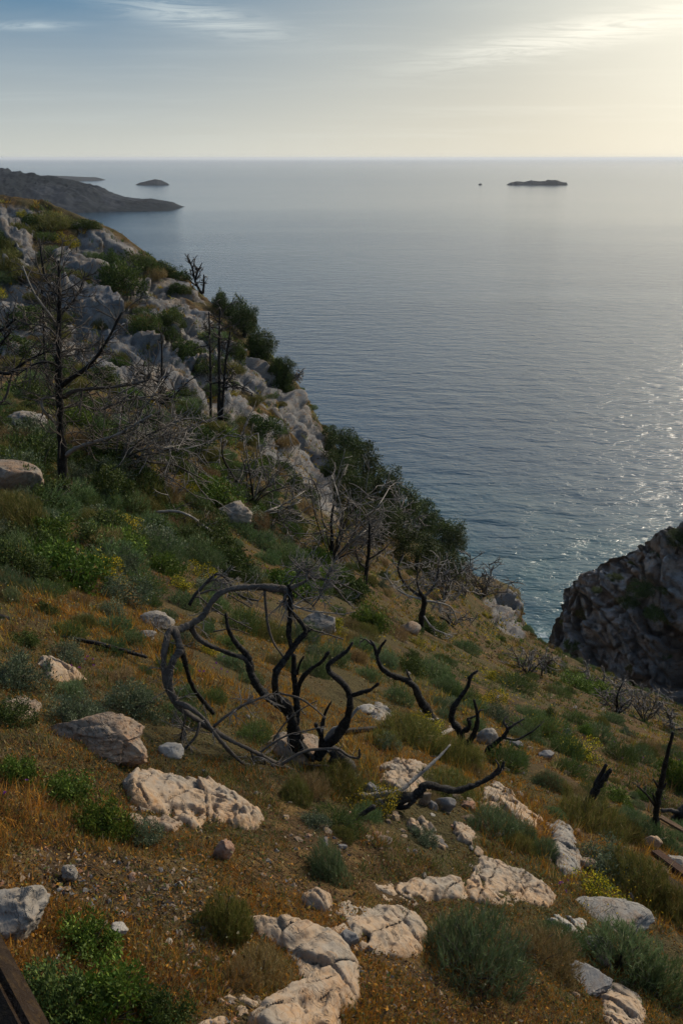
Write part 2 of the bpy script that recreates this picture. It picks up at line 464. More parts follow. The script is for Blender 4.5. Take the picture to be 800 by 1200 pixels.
m_sea, t = new_mat('sea_water')
p_ = pos(t)
yv = t.scale(p_, (.42, 1.0, 1.0), (0, 0, math.radians(10)))
yw = t.scale(p_, (.5, 1.0, 1.0), (0, 0, math.radians(-18)))
w1 = t.noise(yv, .22, 3, .55, .4)
w2 = t.noise(yv, .85, 4, .6, .6)
w3 = t.noise(yw, 2.6, 3, .6, .4)
sepp = t.node('ShaderNodeSeparateXYZ'); t.l.new(p_, sepp.inputs[0])
dist = t.vmath('LENGTH', p_)
gust = t.mapr(t.noise(t.scale(p_, (.35, 1, 1), (0, 0, math.radians(8))), .006, 4, .55, .6), .34, .66, .45, 1.25)
hgt = t.math('ADD', t.math('MULTIPLY', w1, 2.2), t.math('ADD', t.math('MULTIPLY', w2, .75), t.math('MULTIPLY', w3, .16)))
hgt = t.math('MULTIPLY', hgt, gust)
shore = t.mapr(dist, 92, 175, 1.0, 0.0, True)
deep = t.mix(t.noise(p_, .02, 3, .5), (.008, .038, .074), (.012, .056, .098))
wc = t.mix(t.math('MULTIPLY', shore, t.mapr(t.noise(p_, .06, 3, .6), .3, .7, .35, 1.0)), deep, (.030, .105, .115))
spray = t.math('MULTIPLY', t.mapr(t.vmath('DISTANCE', p_, (25.5, 87.0, 0.0)), 2.0, 11.0, 1.0, 0.0, True), t.mapr(t.noise(p_, .9, 5, .65, .8), .46, .60))
wc = t.mix(spray, wc, (.62, .68, .68))
p = t.node('ShaderNodeBsdfPrincipled')
t.put(p.inputs['Base Color'], wc)
t.put(p.inputs['Roughness'], t.math('ADD', t.mapr(dist, 100, 2500, .10, .16), t.mapr(dist, 7000, 14000, 0.0, .06)))
p.inputs['IOR'].default_value = 1.333
b = t.node('ShaderNodeBump'); b.inputs['Strength'].default_value = 1.0; b.inputs['Distance'].default_value = 1.0
t.put(b.inputs['Height'], t.math('MULTIPLY', hgt, t.mapr(dist, 150, 1100, .60, .08)))
t.l.new(b.outputs[0], p.inputs['Normal'])
out = t.node('ShaderNodeOutputMaterial'); t.l.new(p.outputs[0], out.inputs[0])

# ------------------------------------------------------------------ the setting
V = GEO.reshape(-1, 3)
hill = link('hillside', mesh_from('hillside', V, grid_faces(*TX.shape), m_ground, attrs={'rock': ROCK.ravel()}), kind='structure')

# ground behind and under the viewpoint, so that the slope goes on past the frame
ang = np.radians(np.linspace(-72, 72 , 60)); ang2 = np.radians(np.linspace(72, 288, 70))
rr2 = np.concatenate([[.7, 1.5, 3, 6, 12, 25, 45, 70, 95]])
A2, R2 = np.meshgrid(ang2, rr2); X2 = np.sin(A2) * R2; Y2 = np.cos(A2) * R2
edge_h = lambda xs, ys: np.interp(0, [0, 1], [0, 1])
hl = HT[np.clip(np.searchsorted(RR, rr2), 0, len(RR) - 1)][:, [-1, 0]]      # heights along the two side edges
w = (np.linspace(0, 1, 70))[None, :]
H2 = hl[:, :1] * (1 - w) + hl[:, 1:] * w
H2 = H2 + .2 * fbm(X2 / 3, Y2 / 3, None, 3, 4) * np.sin(w * np.pi)
link('slope_behind', mesh_from('slope_behind', np.stack([X2, Y2, H2], -1).reshape(-1, 3), grid_faces(*X2.shape), m_ground, attrs={'rock': np.zeros(X2.size)}), kind='structure')

ra = np.concatenate([[5], np.exp(np.linspace(math.log(40), math.log(60000), 60))]); aa = np.linspace(0, 2 * np.pi, 145)[:-1]
RA, AA = np.meshgrid(ra, aa, indexing='ij')
link('sea', mesh_from('sea', np.stack([RA * np.sin(AA), RA * np.cos(AA), 0 * RA], -1).reshape(-1, 3), grid_faces(len(ra), len(aa), True)[:, ::-1], m_sea), kind='structure')

# right hand cliff across the gully
cr = np.array([(644, 800, 86), (646, 766, 85), (651, 738, 82), (657, 708, 78), (664, 688, 76), (688, 671, 73), (718, 653, 71), (745, 640, 69), (770, 630, 67), (800, 614, 65), (860, 590, 62), (950, 565, 60), (1100, 540, 58), (1400, 520, 56)], float)
cpt = at(cr[:, 0], cr[:, 1], cr[:, 2]).T
seg = np.r_[0, np.cumsum(np.linalg.norm(np.diff(cpt, axis=0), axis=1))]
ss = np.concatenate([np.linspace(0, seg[9], 250), np.linspace(seg[9], seg[-1], 90)[1:]])
line = np.stack([np.interp(ss, seg, cpt[:, i]) for i in range(3)], -1)
tt = np.concatenate([np.linspace(-1, 0, 60)[:-1], np.linspace(0, 1, 230)])
S_, T_ = np.meshgrid(np.arange(len(ss)), tt)
base = line[S_]
tp = np.clip(T_, 0, 1); tn = np.clip(-T_, 0, 1)
cx = base[..., 0] - 3.0 * tp**1.3 * 1.0 + 6 * tn
cy = base[..., 1] - 15 * tp**1.15 + 30 * tn
cz = base[..., 2] - 40 * (tp**1.35 * .35 + tp * .65) - 45 * tn**1.3
disp = 1.6 * fbm(cx / 8, cy / 8, cz / 8, 3, 70) + blocky(cx, cy, cz + .35 * cx, 3.0, 61) + .22 * blocky(cx, cy, cz + .25 * cx, .9, 91) + .75 * fbm(cx / 7, cy / 7, (cz + .45 * cx) / 1.1, 4, 95, .55, True)
pts = np.stack([cx - .55 * disp, cy - .75 * disp, cz + .55 * disp], -1)
CLIFF_PTS = pts
link('headland', mesh_from('headland', pts.reshape(-1, 3), grid_faces(len(tt), len(ss))[:, ::-1], m_cliff), kind='structure')

def far_land(name, prof, Y, depth, n=(200, 60), seed=0, rough=1.0, front=.55):
    """far land: prof is the skyline as pixels, Y its distance in metres"""
    prof = np.array(prof, float)
    P3 = at(prof[:, 0], prof[:, 1], Y)
    xs = np.linspace(P3[0, 0], P3[0, -1], n[0]); ys = np.linspace(-1, 1, n[1])
    XS, YS = np.meshgrid(xs, ys)
    C = np.interp(XS, P3[0], np.maximum(P3[2], -2))
    sh = np.clip(1 - np.abs(YS)**1.25, 0, 1)
    dloc = depth * (0.35 + .65 * np.clip(C / max(P3[2].max(), 1), 0, 1))
    Yw = Y + YS * dloc
    rg = fbm(XS / (depth * .35), Yw / (depth * .35), None, 5, seed, .55, True)
    Z = C * sh + rough * C * .34 * rg * sh * (1 - .75 * sh**4) + rough * C * .05 * fbm(XS / (depth * .12), Yw / (depth * .12), None, 3, seed + 6, .6, True) * sh + rough * C * .05 * fbm(XS / (depth * .05), Yw / (depth * .05), None, 3, seed + 3) - 1.5 * (sh <= 0.01)
    return link(name, mesh_from(name, np.stack([XS, Yw, Z], -1).reshape(-1, 3), grid_faces(*XS.shape), m_far), kind='structure')
far_land('headland', [(-140, 200), (-60, 198), (0, 201), (30, 205), (60, 208), (90, 214), (115, 219), (130, 226), (145, 231), (165, 233.5), (185, 235), (200, 237.5), (207, 242), (213, 251)], 1100, 130, (330, 150), 3, 1.4)
far_land('headland', [(20, 206), (60, 206), (80, 206.5), (100, 207.5), (112, 208), (118, 210), (120, 214.5)], 2500, 120, (120, 30), 5)
far_land('island', [(160, 216), (164, 214), (170, 213), (176, 211.4), (182, 210.2), (189, 211.4), (195, 214), (198, 216)], 2080, 26, (90, 24), 8)
far_land('island', [(594, 216), (598, 213.8), (606, 212.8), (613, 213.4), (622, 211.6), (633, 212.8), (642, 211.2), (652, 211.6), (657, 213.4), (663, 213.8), (664, 216)], 2080, 22, (110, 22), 11, 1.6)
far_land('island', [(560, 216.5), (561.5, 215), (563, 214.8), (564.5, 216.5)], 2080, 6, (14, 8), 12)
HAZE_DENSITY = 0.00006

# ------------------------------------------------------------------ labels that single things out
MARKS = [('curled dead tree', 310, 800), ('pitted brown boulder', 110, 845), ('long pale slab', 230, 935), ('tall blackened pine', 72, 500),
         ('charred pole', 775, 930), ('forked charred stump', 697, 925), ('snaking charred stem', 475, 800), ('black fallen bough', 545, 915),
         ('big spiky shrub at the bottom', 555, 1110), ('whitish boulder', 715, 1065), ('split grey boulder', 277, 598), ('broad buff ledge', 350, 1130),
         ('white fist sized stone', 136, 1090), ('bright green lentisk bush', 72, 660), ('rock point over the sea', 600, 720), ('round brown rock', 478, 733),
         ('crumbling grey crag', 150, 400), ('dark crest trees', 480, 610), ('far cliff base', 740, 830), ('green leafy bush at the bottom', 110, 1140),
         ('flat buff slab', 480, 1035), ('S shaped charred stems', 545, 840), ('grey rock at the frame edge', 22, 1065)]
_marked = {}; TAKEN = set()
ORD = ['nearest', 'second nearest', 'third nearest', 'fourth nearest', 'fifth nearest', 'sixth nearest', 'seventh nearest', 'eighth nearest', 'ninth nearest', 'tenth nearest', 'eleventh nearest', 'twelfth nearest',
       'thirteenth nearest', 'fourteenth nearest', 'fifteenth nearest', 'sixteenth nearest', 'seventeenth nearest', 'eighteenth nearest', 'nineteenth nearest', 'twentieth nearest']
def pixel_of(p):
    x, y, z = p[0], p[1], p[2] - CAM_Z
    w = y * CT - z * ST
    return 400 + FPX * x / w, 600 - FPX * (y * ST + z * CT) / w
def remember(o, what, u, v):
    best = min(MARKS, key=lambda m: math.hypot(m[1] - u, m[2] - v))
    du, dv = u - best[1], v - best[2]
    rel = ('right of' if du > 0 else 'left of') if abs(du) > abs(dv) else ('below' if dv > 0 else 'above')
    _marked.setdefault((what, rel, best[0]), []).append((math.hypot(du, dv), o))
def write_labels():
    for (what, rel, m), lst in _marked.items():
        lst.sort(key=lambda q: q[0])
        for i, (d, o) in enumerate(lst):
            place = rel if rel in ('above', 'below') else 'to the ' + rel
            lab = f"{what} {place} the {m}" + (f", {ORD[min(i, 19)]} of {len(lst)}" if len(lst) > 1 else '')
            if lab in TAKEN: lab = 'smaller ' + lab
            for cut in (' to the ', ' at the bottom', ' over the sea', ' tall', ' crumbling', ' big', ' clinging', ' blackened', ' crooked', ' dark rock', ' loose', ' in view'):
                if len(lab.split()) > 15: lab = lab.replace(cut, ' ' if cut == ' to the ' else '')
            o['label'] = lab

rng = np.random.default_rng(7)
random.seed(7)

# ------------------------------------------------------------------ materials of rocks, wood and leaves
def rock_mat(name, s, bs=.5, bd=.03, **kw):
    m, t = new_mat(name)
    c, b = limestone(t, t.node('ShaderNodeTexCoord').outputs['Object'], s=s, **kw)
    r = t.node('ShaderNodeObjectInfo').outputs['Random']
    c = t.mix(t.mapr(r, 0, 1, 0, .35), c, t.mix(.5, c, (.12, .10, .08)))
    finish(t, c, .88, b, bs, bd, .2)
    return m
m_buff = rock_mat('buff_limestone', 2.4, .55, .03, cool=(.26, .22, .175), warm=(.41, .25, .125), dark=(.085, .06, .04), stain=(.30, .165, .075), warmth=.62)
m_brown = rock_mat('brown_limestone', 2.6, .7, .035, cool=(.19, .155, .12), warm=(.26, .155, .085), dark=(.06, .045, .035), stain=(.26, .14, .075), warmth=.6)
m_grey = rock_mat('grey_limestone', 2.6, .6, .03, cool=(.20, .19, .175), warm=(.31, .235, .16), dark=(.05, .045, .04), stain=(.22, .14, .08), warmth=.5)
m_slate = rock_mat('blue_grey_stone', 6, .4, .01, cool=(.125, .128, .135), warm=(.20, .17, .145), dark=(.04, .04, .045), stain=(.16, .13, .11), warmth=.4)
m_red = rock_mat('rusty_stone', 6, .4, .01, cool=(.24, .16, .12), warm=(.34, .16, .08), dark=(.07, .04, .03), stain=(.36, .15, .06), warmth=.6)
m_white = rock_mat('white_stone', 5, .5, .01, cool=(.33, .31, .28), warm=(.42, .34, .24), dark=(.2, .18, .15), stain=(.45, .36, .25), warmth=.4)

def wood_mat(name, a, b, c, rough=.8, amount=(.45, .7)):
    m, t = new_mat(name)
    v = t.node('ShaderNodeTexCoord').outputs['Object']
    n1 = t.noise(v, 7, 5, .65, 1.2); n2 = t.noise(v, 60, 4, .7, .5)
    col = t.mix(t.mapr(n1, *amount), a, b)
    col = t.mix(t.mapr(n2, .5, .75, 0, .7), col, c)
    finish(t, col, rough, t.math('ADD', n2, n1), .9, .012, .12)
    return m
m_char = wood_mat('charred_wood', (.010, .009, .008), (.030, .027, .024), (.10, .092, .082), .62, (.5, .62))
m_grey_wood = wood_mat('weathered_wood', (.10, .084, .070), (.042, .036, .030), (.18, .158, .132))
m_pale_wood = wood_mat('bleached_wood', (.27, .245, .21), (.15, .13, .115), (.34, .31, .27))
m_burnt_grey = wood_mat('half_burnt_wood', (.07, .06, .052), (.018, .016, .015), (.14, .125, .105), .7, (.4, .58))
m_rail = wood_mat('stained_railing_wood', (.022, .013, .008), (.010, .007, .005), (.085, .05, .016), .6)
m_twig = wood_mat('grey_twigs', (.19, .17, .15), (.12, .108, .095), (.25, .23, .20))
m_plank = wood_mat('old_plank_wood', (.16, .10, .06), (.09, .055, .035), (.22, .16, .10), .8)
m_rust = wood_mat('dark_rusty_beam', (.045, .025, .018), (.085, .035, .02), (.10, .06, .045), .7)

def leaf_mat(name, trans=.22, rough=.6, spec=.18):
    m, t = new_mat(name)
    c = attr(t, 'tint', 'Color')
    r = t.node('ShaderNodeObjectInfo').outputs['Random']
    h = t.node('ShaderNodeHueSaturation')
    t.put(h.inputs['Hue'], t.mapr(r, 0, 1, .485, .515)); t.put(h.inputs['Value'], t.mapr(t.math('FRACT', t.math('MULTIPLY', r, 7.3)), 0, 1, .78, 1.2))
    t.l.new(c, h.inputs['Color'])
    finish(t, h.outputs[0], rough, None, spec=spec, translucent=trans)
    return m
m_leaf = leaf_mat('shrub_leaves')
m_grass = leaf_mat('dry_grass_blades', .25, .7, .1)

# ------------------------------------------------------------------ rocks
import bmesh
_ico = {}
def ico(n):
    if n not in _ico:
        b = bmesh.new(); bmesh.ops.create_icosphere(b, subdivisions=n, radius=1)
        b.verts.ensure_lookup_table()
        _ico[n] = (np.array([v.co[:] for v in b.verts]), np.array([[v.index for v in f.verts] for f in b.faces])); b.free()
    return _ico[n]
def boulder_mesh(name, dims, seed, mat, sub=4, cuts=14, rough=.12, strata=0.0):
    P, F = ico(sub); r = np.random.default_rng(seed); P = P.copy()
    for k in range(cuts):
        n = r.normal(size=3); n /= np.linalg.norm(n); d = r.uniform(.52, .86)
        s = P @ n - d; P = P - np.outer(np.maximum(s, 0) * .98, n)
    o = r.uniform(0, 50, 3); nn = np.linalg.norm(P, axis=1, keepdims=True)
    q = P * 1.7 + o
    dsp = rough * .7 * fbm(q[:, 0], q[:, 1], q[:, 2], 4, seed)
    if sub >= 3:
        q = P * 1.5 + o; f1, f2, c, tl = worley(q[:, 0], q[:, 1], q[:, 2], seed, True)
        dsp += rough * (.5 * (c - .5) + 2.2 * tl - .35 * sstep(.05, 0, f2 - f1))
        q = P * 3.6 + o; f1, f2, c, tl = worley(q[:, 0], q[:, 1], q[:, 2] * 1.4, seed + 3, True)
        dsp += rough * (.2 * (c - .5) + .8 * tl)
        q = P * 9 + o; dsp += rough * .22 * fbm(q[:, 0], q[:, 1], q[:, 2], 4, seed + 5, .65, True)
    if strata: dsp += strata * fbm(P[:, 0] * .8 + o[0], P[:, 1] * .8, P[:, 2] * 7, 3, seed + 9)
    P = P * (1 + dsp[:, None] / np.maximum(nn, .3))
    P = P * (np.array(dims) / 2)
    return mesh_from(name, P, F, mat, smooth=sub >= 4)
def rock(name, box, mat, label, cat='rock', seed=1, depth=.8, cuts=9, rough=.12, sub=None, sink=.22, strata=0, tilt=0, group=None):
    u0, v0, u1, v1 = box
    g = ground((u0 + u1) / 2, v1 - (v1 - v0) * .12)
    rg = math.sqrt(g[0]**2 + g[1]**2 + (g[2] - CAM_Z)**2); m = rg / FPX
    w, h = (u1 - u0) * m, (v1 - v0) * m
    el = abs(CAM_Z - g[2]) / rg
    dep = w * depth
    hz = max(.25 * h, (h - dep * el * .85) / max(.3, math.sqrt(1 - el * el)))
    hz = min(hz, w * 1.1) * (1 + sink)
    if sub is None: sub = 6 if (u1 - u0) > 120 else 5 if (u1 - u0) > 34 else 4
    me = boulder_mesh(name, (w * 1.06, dep, hz), seed, mat, sub, cuts, rough, strata)
    cen = (g[0], g[1] + dep * .30, height(g[0], g[1] + dep * .3)[0] + hz * (.5 - sink))
    o = link(name, me, loc=cen, rot=(0, math.radians(tilt), random.uniform(-.3, .3)), cat=cat, group=group)
    o['label'] = label
    return o
SLABS = []
def pockets(x, y): return sstep(.22, .38, fbm(x / .30, y / .22, None, 4, 555, .6))
def slab(name, poly, T, mat, label, seed=1, rnd=.5, cat='rock', pits=.3, crack=.5, group=None, holes=1.0):
    """a ledge of bedrock: traced outline laid on the slope, domed and broken"""
    gp = [ground(u, v) for u, v in poly]
    P = np.array([g[:2] for g in gp]); cen = P.mean(0)
    rg = np.mean([math.hypot(math.hypot(g[0], g[1]), g[2] - CAM_Z) for g in gp])
    step = max(rg / FPX * 1.5, .008); mrg = .08
    ext = P.max(0) - P.min(0)
    step = max(step, math.sqrt(ext[0] * ext[1] / 32000))
    xs = np.arange(P[:, 0].min() - mrg, P[:, 0].max() + mrg, step); ys = np.arange(P[:, 1].min() - mrg, P[:, 1].max() + mrg, step)
    X, Y = np.meshgrid(xs, ys)
    sc_ = min(1, rg / 5)
    wob = (.07 * fbm(X / .22, Y / .22, None, 5, seed, .65) + .05 * fbm(X / .6, Y / .6, None, 2, seed + 1)) * sc_
    d = polydist(P, X, Y) + wob
    T = T * .42
    prof = 1 - np.exp(-np.maximum(d, 0) / (T * .6))
    gh = height(X.ravel(), Y.ravel()).reshape(X.shape)
    ca, sa = math.cos(.5 + seed * .1), math.sin(.5 + seed * .1); U_ = X * ca + Y * sa; W_ = -X * sa + Y * ca
    q = fbm(U_ / .9, W_ / .3, None, 4, seed + 3, .55) * 5; stp = np.floor(q) + sstep(0, .22, q - np.floor(q))
    ck = np.abs(fbm(U_ / .55 + 3, W_ / .22, None, 4, seed + 5, .6)); ck2 = np.abs(fbm(U_ / .3 + 8, W_ / .3, None, 4, seed + 7, .6))
    f1, f2, c = worley(X / .14 + seed, Y / .11, None, seed)
    F1_, F2_, C_1, T_1 = worley(U_ / .48 + .25 * fbm(X * 3, Y * 3, None, 3, 5), W_ / .24, None, seed + 21, True)
    F3_, F4_, C_2, T_2 = worley(U_ / .17 + .2 * fbm(X * 8, Y * 8, None, 3, 6), W_ / .10, None, seed + 23, True)
    dz = T * prof * (1 + .25 * fbm(X / .4, Y / .4, None, 3, seed + 4)) + prof * (.016 * stp - crack * .05 * sstep(.035, 0, ck) - crack * .03 * sstep(.025, 0, ck2) - pits * .05 * sstep(.30, .1, f1) * (c > .72))
    dz += prof * ((C_1 - .5) * .022 + .05 * T_1 + (C_2 - .5) * .012 + .035 * T_2 - .03 * sstep(.05, 0, F2_ - F1_) + .006 * fbm(X / .07, Y / .07, None, 4, seed + 6, .65, True) + .006 * fbm(X / .02, Y / .02, None, 2, seed + 11))
    dz = dz - 2.2 * holes * T * pockets(X, Y)
    dz = np.where(d < 0, -.02 + np.maximum(d, -.08) * 2.5, dz - .006)
    Z = gh + dz
    keep = (d > -.05)
    F = grid_faces(*X.shape); F = F[keep.ravel()[F].any(1)]
    used = np.unique(F); rem = np.full(X.size, -1); rem[used] = np.arange(len(used))
    V = np.stack([X, Y, Z], -1).reshape(-1, 3)[used]; F = rem[F]
    loc = np.array([cen[0], cen[1], float(np.mean(V[:, 2]))])
    o = link(name, mesh_from(name, V - loc, F, mat), loc=loc, cat=cat, group=group)
    o['label'] = label
    SLABS.append((P, T))
    return o
def on_slab(x, y, pad=0.0):
    r = np.zeros(x.shape, bool)
    for P, T in SLABS:
        b = (x > P[:, 0].min() - .1) & (x < P[:, 0].max() + .1) & (y > P[:, 1].min() - .1) & (y < P[:, 1].max() + .1)
        if b.any(): r[b] |= (polydist(P, x[b], y[b]) + .07 * fbm(x[b] / .1, y[b] / .1, None, 2, 556) > pad + .02) & (pockets(x[b], y[b]) < .45)
    return r

slab('rock_ledge', [(275, 1078), (300, 1073), (340, 1078), (375, 1088), (402, 1106), (420, 1128), (424, 1146), (415, 1166), (400, 1190), (392, 1215), (340, 1240), (290, 1235), (286, 1212), (312, 1190), (330, 1165), (352, 1150), (340, 1125), (322, 1105), (300, 1096)], .13, m_buff,
     'broad buff ledge at the bottom of the photo, curved round dark dry plants', 3, holes=.35)
slab('rock_ledge', [(200, 1205), (206, 1170), (214, 1152), (232, 1168), (258, 1172), (262, 1152), (280, 1148), (300, 1168), (318, 1172), (292, 1196), (270, 1225), (215, 1240)], .07, m_buff,
     'low buff rock shelf at the bottom edge beside the green leafy bush', 4)
slab('rock_ledge', [(392, 1075), (412, 1063), (450, 1062), (490, 1072), (500, 1085), (506, 1103), (502, 1120), (470, 1124), (440, 1116), (415, 1108), (398, 1098)], .09, m_buff,
     'pale grey and buff slab just left of the big spiky shrub at the bottom', 5)
slab('rock_ledge', [(352, 1052), (366, 1044), (388, 1050), (398, 1060), (385, 1066), (362, 1064)], .06, m_buff, 'small buff outcrop above the broad buff ledge', 15)
slab('rock_ledge', [(420, 1030), (440, 1024), (480, 1026), (525, 1024), (545, 1034), (560, 1056), (520, 1062), (480, 1064), (450, 1060), (426, 1050), (410, 1042)], .08, m_buff,
     'flat buff slab with a whitish top in the lower middle', 6)
slab('rock_ledge', [(560, 1004), (580, 1007), (610, 1020), (634, 1036), (650, 1050), (648, 1060), (615, 1058), (580, 1062), (550, 1056), (540, 1040), (552, 1022)], .12, m_buff,
     'humped buff slab with a small dark hole at its right end', 7)
slab('rock_ledge', [(566, 918), (584, 916), (604, 932), (622, 950), (638, 962), (625, 968), (600, 964), (576, 960), (562, 944)], .14, m_buff,
     'smooth pale buff outcrop at the tip of the black fallen bough', 8)
slab('rock_ledge', [(442, 898), (466, 892), (500, 900), (512, 918), (496, 928), (470, 930), (446, 920)], .1, m_buff, 'buff outcrop behind the black fallen bough', 9)
slab('rock_ledge', [(470, 958), (488, 952), (506, 962), (522, 986), (524, 998), (504, 992), (486, 978)], .06, m_buff, 'narrow buff slab just below the heap of loose stones', 10)
slab('rock_ledge', [(530, 968), (548, 964), (560, 980), (552, 992), (536, 984)], .05, m_buff, 'small buff slab to the right of the narrow buff slab', 11)
slab('rock_ledge', [(640, 966), (656, 962), (672, 975), (682, 1000), (680, 1022), (662, 1028), (646, 1010), (640, 990)], .12, m_grey, 'grey streaked slab running downhill to the left of a leafy grey shrub', 12)
slab('rock_ledge', [(148, 918), (165, 909), (200, 908), (240, 917), (275, 932), (305, 950), (316, 963), (300, 972), (262, 966), (225, 970), (190, 955), (160, 940)], .15, m_buff,
     'long pale slab streaked grey lying in the orange grass at left', 13, holes=.25)
slab('rock_ledge', [(158, 945), (190, 955), (215, 966), (205, 976), (180, 972), (160, 962)], .05, m_brown, 'brown shelf jutting from under the long pale slab', 14)
slab('rock_ledge', [(48, 775), (62, 773), (85, 785), (100, 796), (84, 800), (60, 795)], .12, m_buff, 'low pale slab uphill of the pitted brown boulder', 16)
slab('rock_ledge', [(5, 822), (30, 818), (52, 826), (48, 842), (25, 845), (2, 836)], .1, m_brown, 'brown flat rock at the left frame edge beside the pitted boulder', 17)
slab('rock_ledge', [(640, 1076), (660, 1073), (682, 1080), (682, 1092), (660, 1096), (642, 1090)], .07, m_white, 'whitish low slab left of the whitish boulder', 18)
slab('rock_ledge', [(712, 1150), (730, 1144), (748, 1160), (756, 1190), (752, 1215), (724, 1215), (708, 1195), (704, 1172)], .08, m_buff, 'cracked buff slab at the lower right below the long dark shrub', 19)
slab('rock_ledge', [(430, 830), (443, 822), (462, 838), (452, 846), (436, 842)], .1, m_grey, 'small pale slab on the grassy slope right of the curled dead tree', 20)
rock('boulder', (48, 812, 182, 888), m_brown, 'pitted brown boulder in the orange grass at left', 'boulder', 102, .62, 12, .10, sink=.3)
rock('boulder', (655, 1050, 768, 1092), m_grey, 'long whitish boulder standing proud among shrubs at lower right', 'boulder', 111, .5, 8, .09, sink=.3)
rock('boulder', (-28, 1032, 48, 1106), m_grey, 'rough grey boulder cut by the left edge of the photo', 'boulder', 104, .8, 9, .16, sink=.2)
rock('boulder', (300, 840, 378, 898), m_brown, 'lichen brown boulder behind the trunk of the curled dead tree', 'boulder', 105, .8, 9, .08)
rock('boulder', (162, 708, 208, 738), m_grey, 'grey split boulder with a streaked face behind the curled dead tree', 'boulder', 106, .7, 10, .1)
rock('rock', (160, 735, 184, 750), m_grey, 'flat pale rock just below the grey split boulder', 'rock', 107, .7, 10, .1, strata=.05)
rock('rock', (185, 862, 216, 890), m_white, 'layered whitish rock under the arched limb of the dead tree', 'rock', 108, .8, 10, .1, strata=.09)
rock('boulder', (250, 580, 302, 620), m_grey, 'angular split grey boulder on the far green slope', 'boulder', 109, .8, 12, .14)
rock('boulder', (-22, 530, 44, 582), m_brown, 'smooth brown boulder under the shrubs at the left edge', 'boulder', 110, .7, 6, .06)
rock('boulder', (8, 480, 48, 506), m_grey, 'flat topped grey rock on the slope behind the tall blackened pine', 'boulder', 112, .8, 9, .12)
rock('boulder', (356, 708, 396, 742), m_grey, 'pale pinkish grey boulder beyond the twigs of the curled dead tree', 'boulder', 113, .8, 9, .1)
rock('boulder', (464, 722, 494, 744), m_brown, 'round brown rock at the foot of a small charred tree', 'boulder', 114, .8, 6, .07)
rock('rock', (596, 865, 612, 876), m_slate, 'small blue grey rock between two green mounds on the right slope', 'rock', 115)
rock('rock', (632, 876, 650, 890), m_slate, 'blue grey rock beside the long green mound on the right slope', 'rock', 116)
rock('rock', (660, 852, 672, 862), m_slate, 'little slate grey rock above the long green mound', 'rock', 117)
rock('rock', (682, 1096, 716, 1116), m_slate, 'flat slate rock beside the long dark shrub', 'rock', 118, strata=.06)
rock('rock', (664, 1142, 716, 1168), m_slate, 'sharp blue grey slate edged rock at lower right', 'rock', 119, 1.0, 12, .15, strata=.1)
rock('rock', (698, 1118, 716, 1134), m_brown, 'round brown stone under the long dark shrub', 'rock', 120)
rock('rock', (124, 1080, 148, 1102), m_white, 'white fist sized stone on dark soil by the green leafy bush', 'rock', 121)
rock('rock', (70, 1014, 88, 1034), m_grey, 'grey pebble sized rock on the bare soil at left', 'rock', 122)
rock('rock', (250, 975, 274, 1012), m_red, 'upright rusty red stone in the orange grass', 'rock', 123, .6, 9, .15)
rock('rock', (504, 930, 536, 953), m_slate, 'flat faced blue grey stone on top of the stone heap', 'rock', 124, .5, 14, .05)
rock('rock', (488, 928, 506, 946), m_brown, 'tilted brown stone leaning beneath the black fallen bough', 'rock', 125, .4, 12, .07, tilt=30)
rock('rock', (396, 1086, 418, 1114), m_slate, 'dark grey stone wedged between the buff ledges', 'rock', 126, .8, 10, .1)
rock('rock', (756, 978, 774, 996), m_buff, 'round yellowish stone below the charred pole', 'rock', 127)
rock('rock', (678, 1003, 698, 1022), m_brown, 'round brown stone tucked under a leafy grey shrub', 'rock', 128)
rock('rock', (696, 1016, 720, 1032), m_slate, 'blue grey stone under a leafy grey shrub', 'rock', 129)
rock('rock', (418, 822, 440, 838), m_white, 'whitish stone beside the right hand limb of the dead tree', 'rock', 130)
rock('rock', (590, 862, 604, 872), m_brown, 'brown stone behind the small crooked dead shrub', 'rock', 131)
rock('rock', (560, 850, 582, 876), m_grey, 'upright pinkish grey rock behind the S shaped charred stems', 'rock', 132)
rock('rock', (426, 905, 446, 940), m_slate, 'blue white rock behind the burnt root', 'rock', 133, .6)
rock('rock', (780, 1000, 806, 1022), m_grey, 'pinkish grey rock between the rusty beams', 'rock', 134)
# loose stones, each one a thing
stone_var = [boulder_mesh('loose_stone', (1, r_[0], r_[1]), 200 + i, None, 3, 9, .1) for i, r_ in enumerate([(.8, .6), (.7, .45), (.9, .7), (.6, .35), (.75, .55), (.85, .4)])]
stone_mats = [(m_buff, 'buff'), (m_brown, 'brown'), (m_grey, 'pale grey'), (m_slate, 'blue grey'), (m_red, 'rusty'), (m_white, 'whitish')]
stone_me = {}
for i, me in enumerate(stone_var):
    for m, n in stone_mats:
        c = me.copy(); c.materials.clear(); c.materials.append(m); stone_me[(i, n)] = c
def stone(u, v, wpx, colour, what=None):
    g = ground(u, v); rg = math.hypot(math.hypot(g[0], g[1]), g[2] - CAM_Z); w = wpx * rg / FPX
    i = random.randrange(6)
    o = link('loose_stone', stone_me[(i, colour)], loc=(g[0], g[1], g[2] + w * .1), rot=(random.uniform(-.4, .4), random.uniform(-.4, .4), random.uniform(0, 6.3)), scl=w * random.uniform(.9, 1.1), cat='stone', group='loose stones on the slope')
    remember(o, ('small ' if wpx < 11 else '') + colour + ' loose stone', u, v)
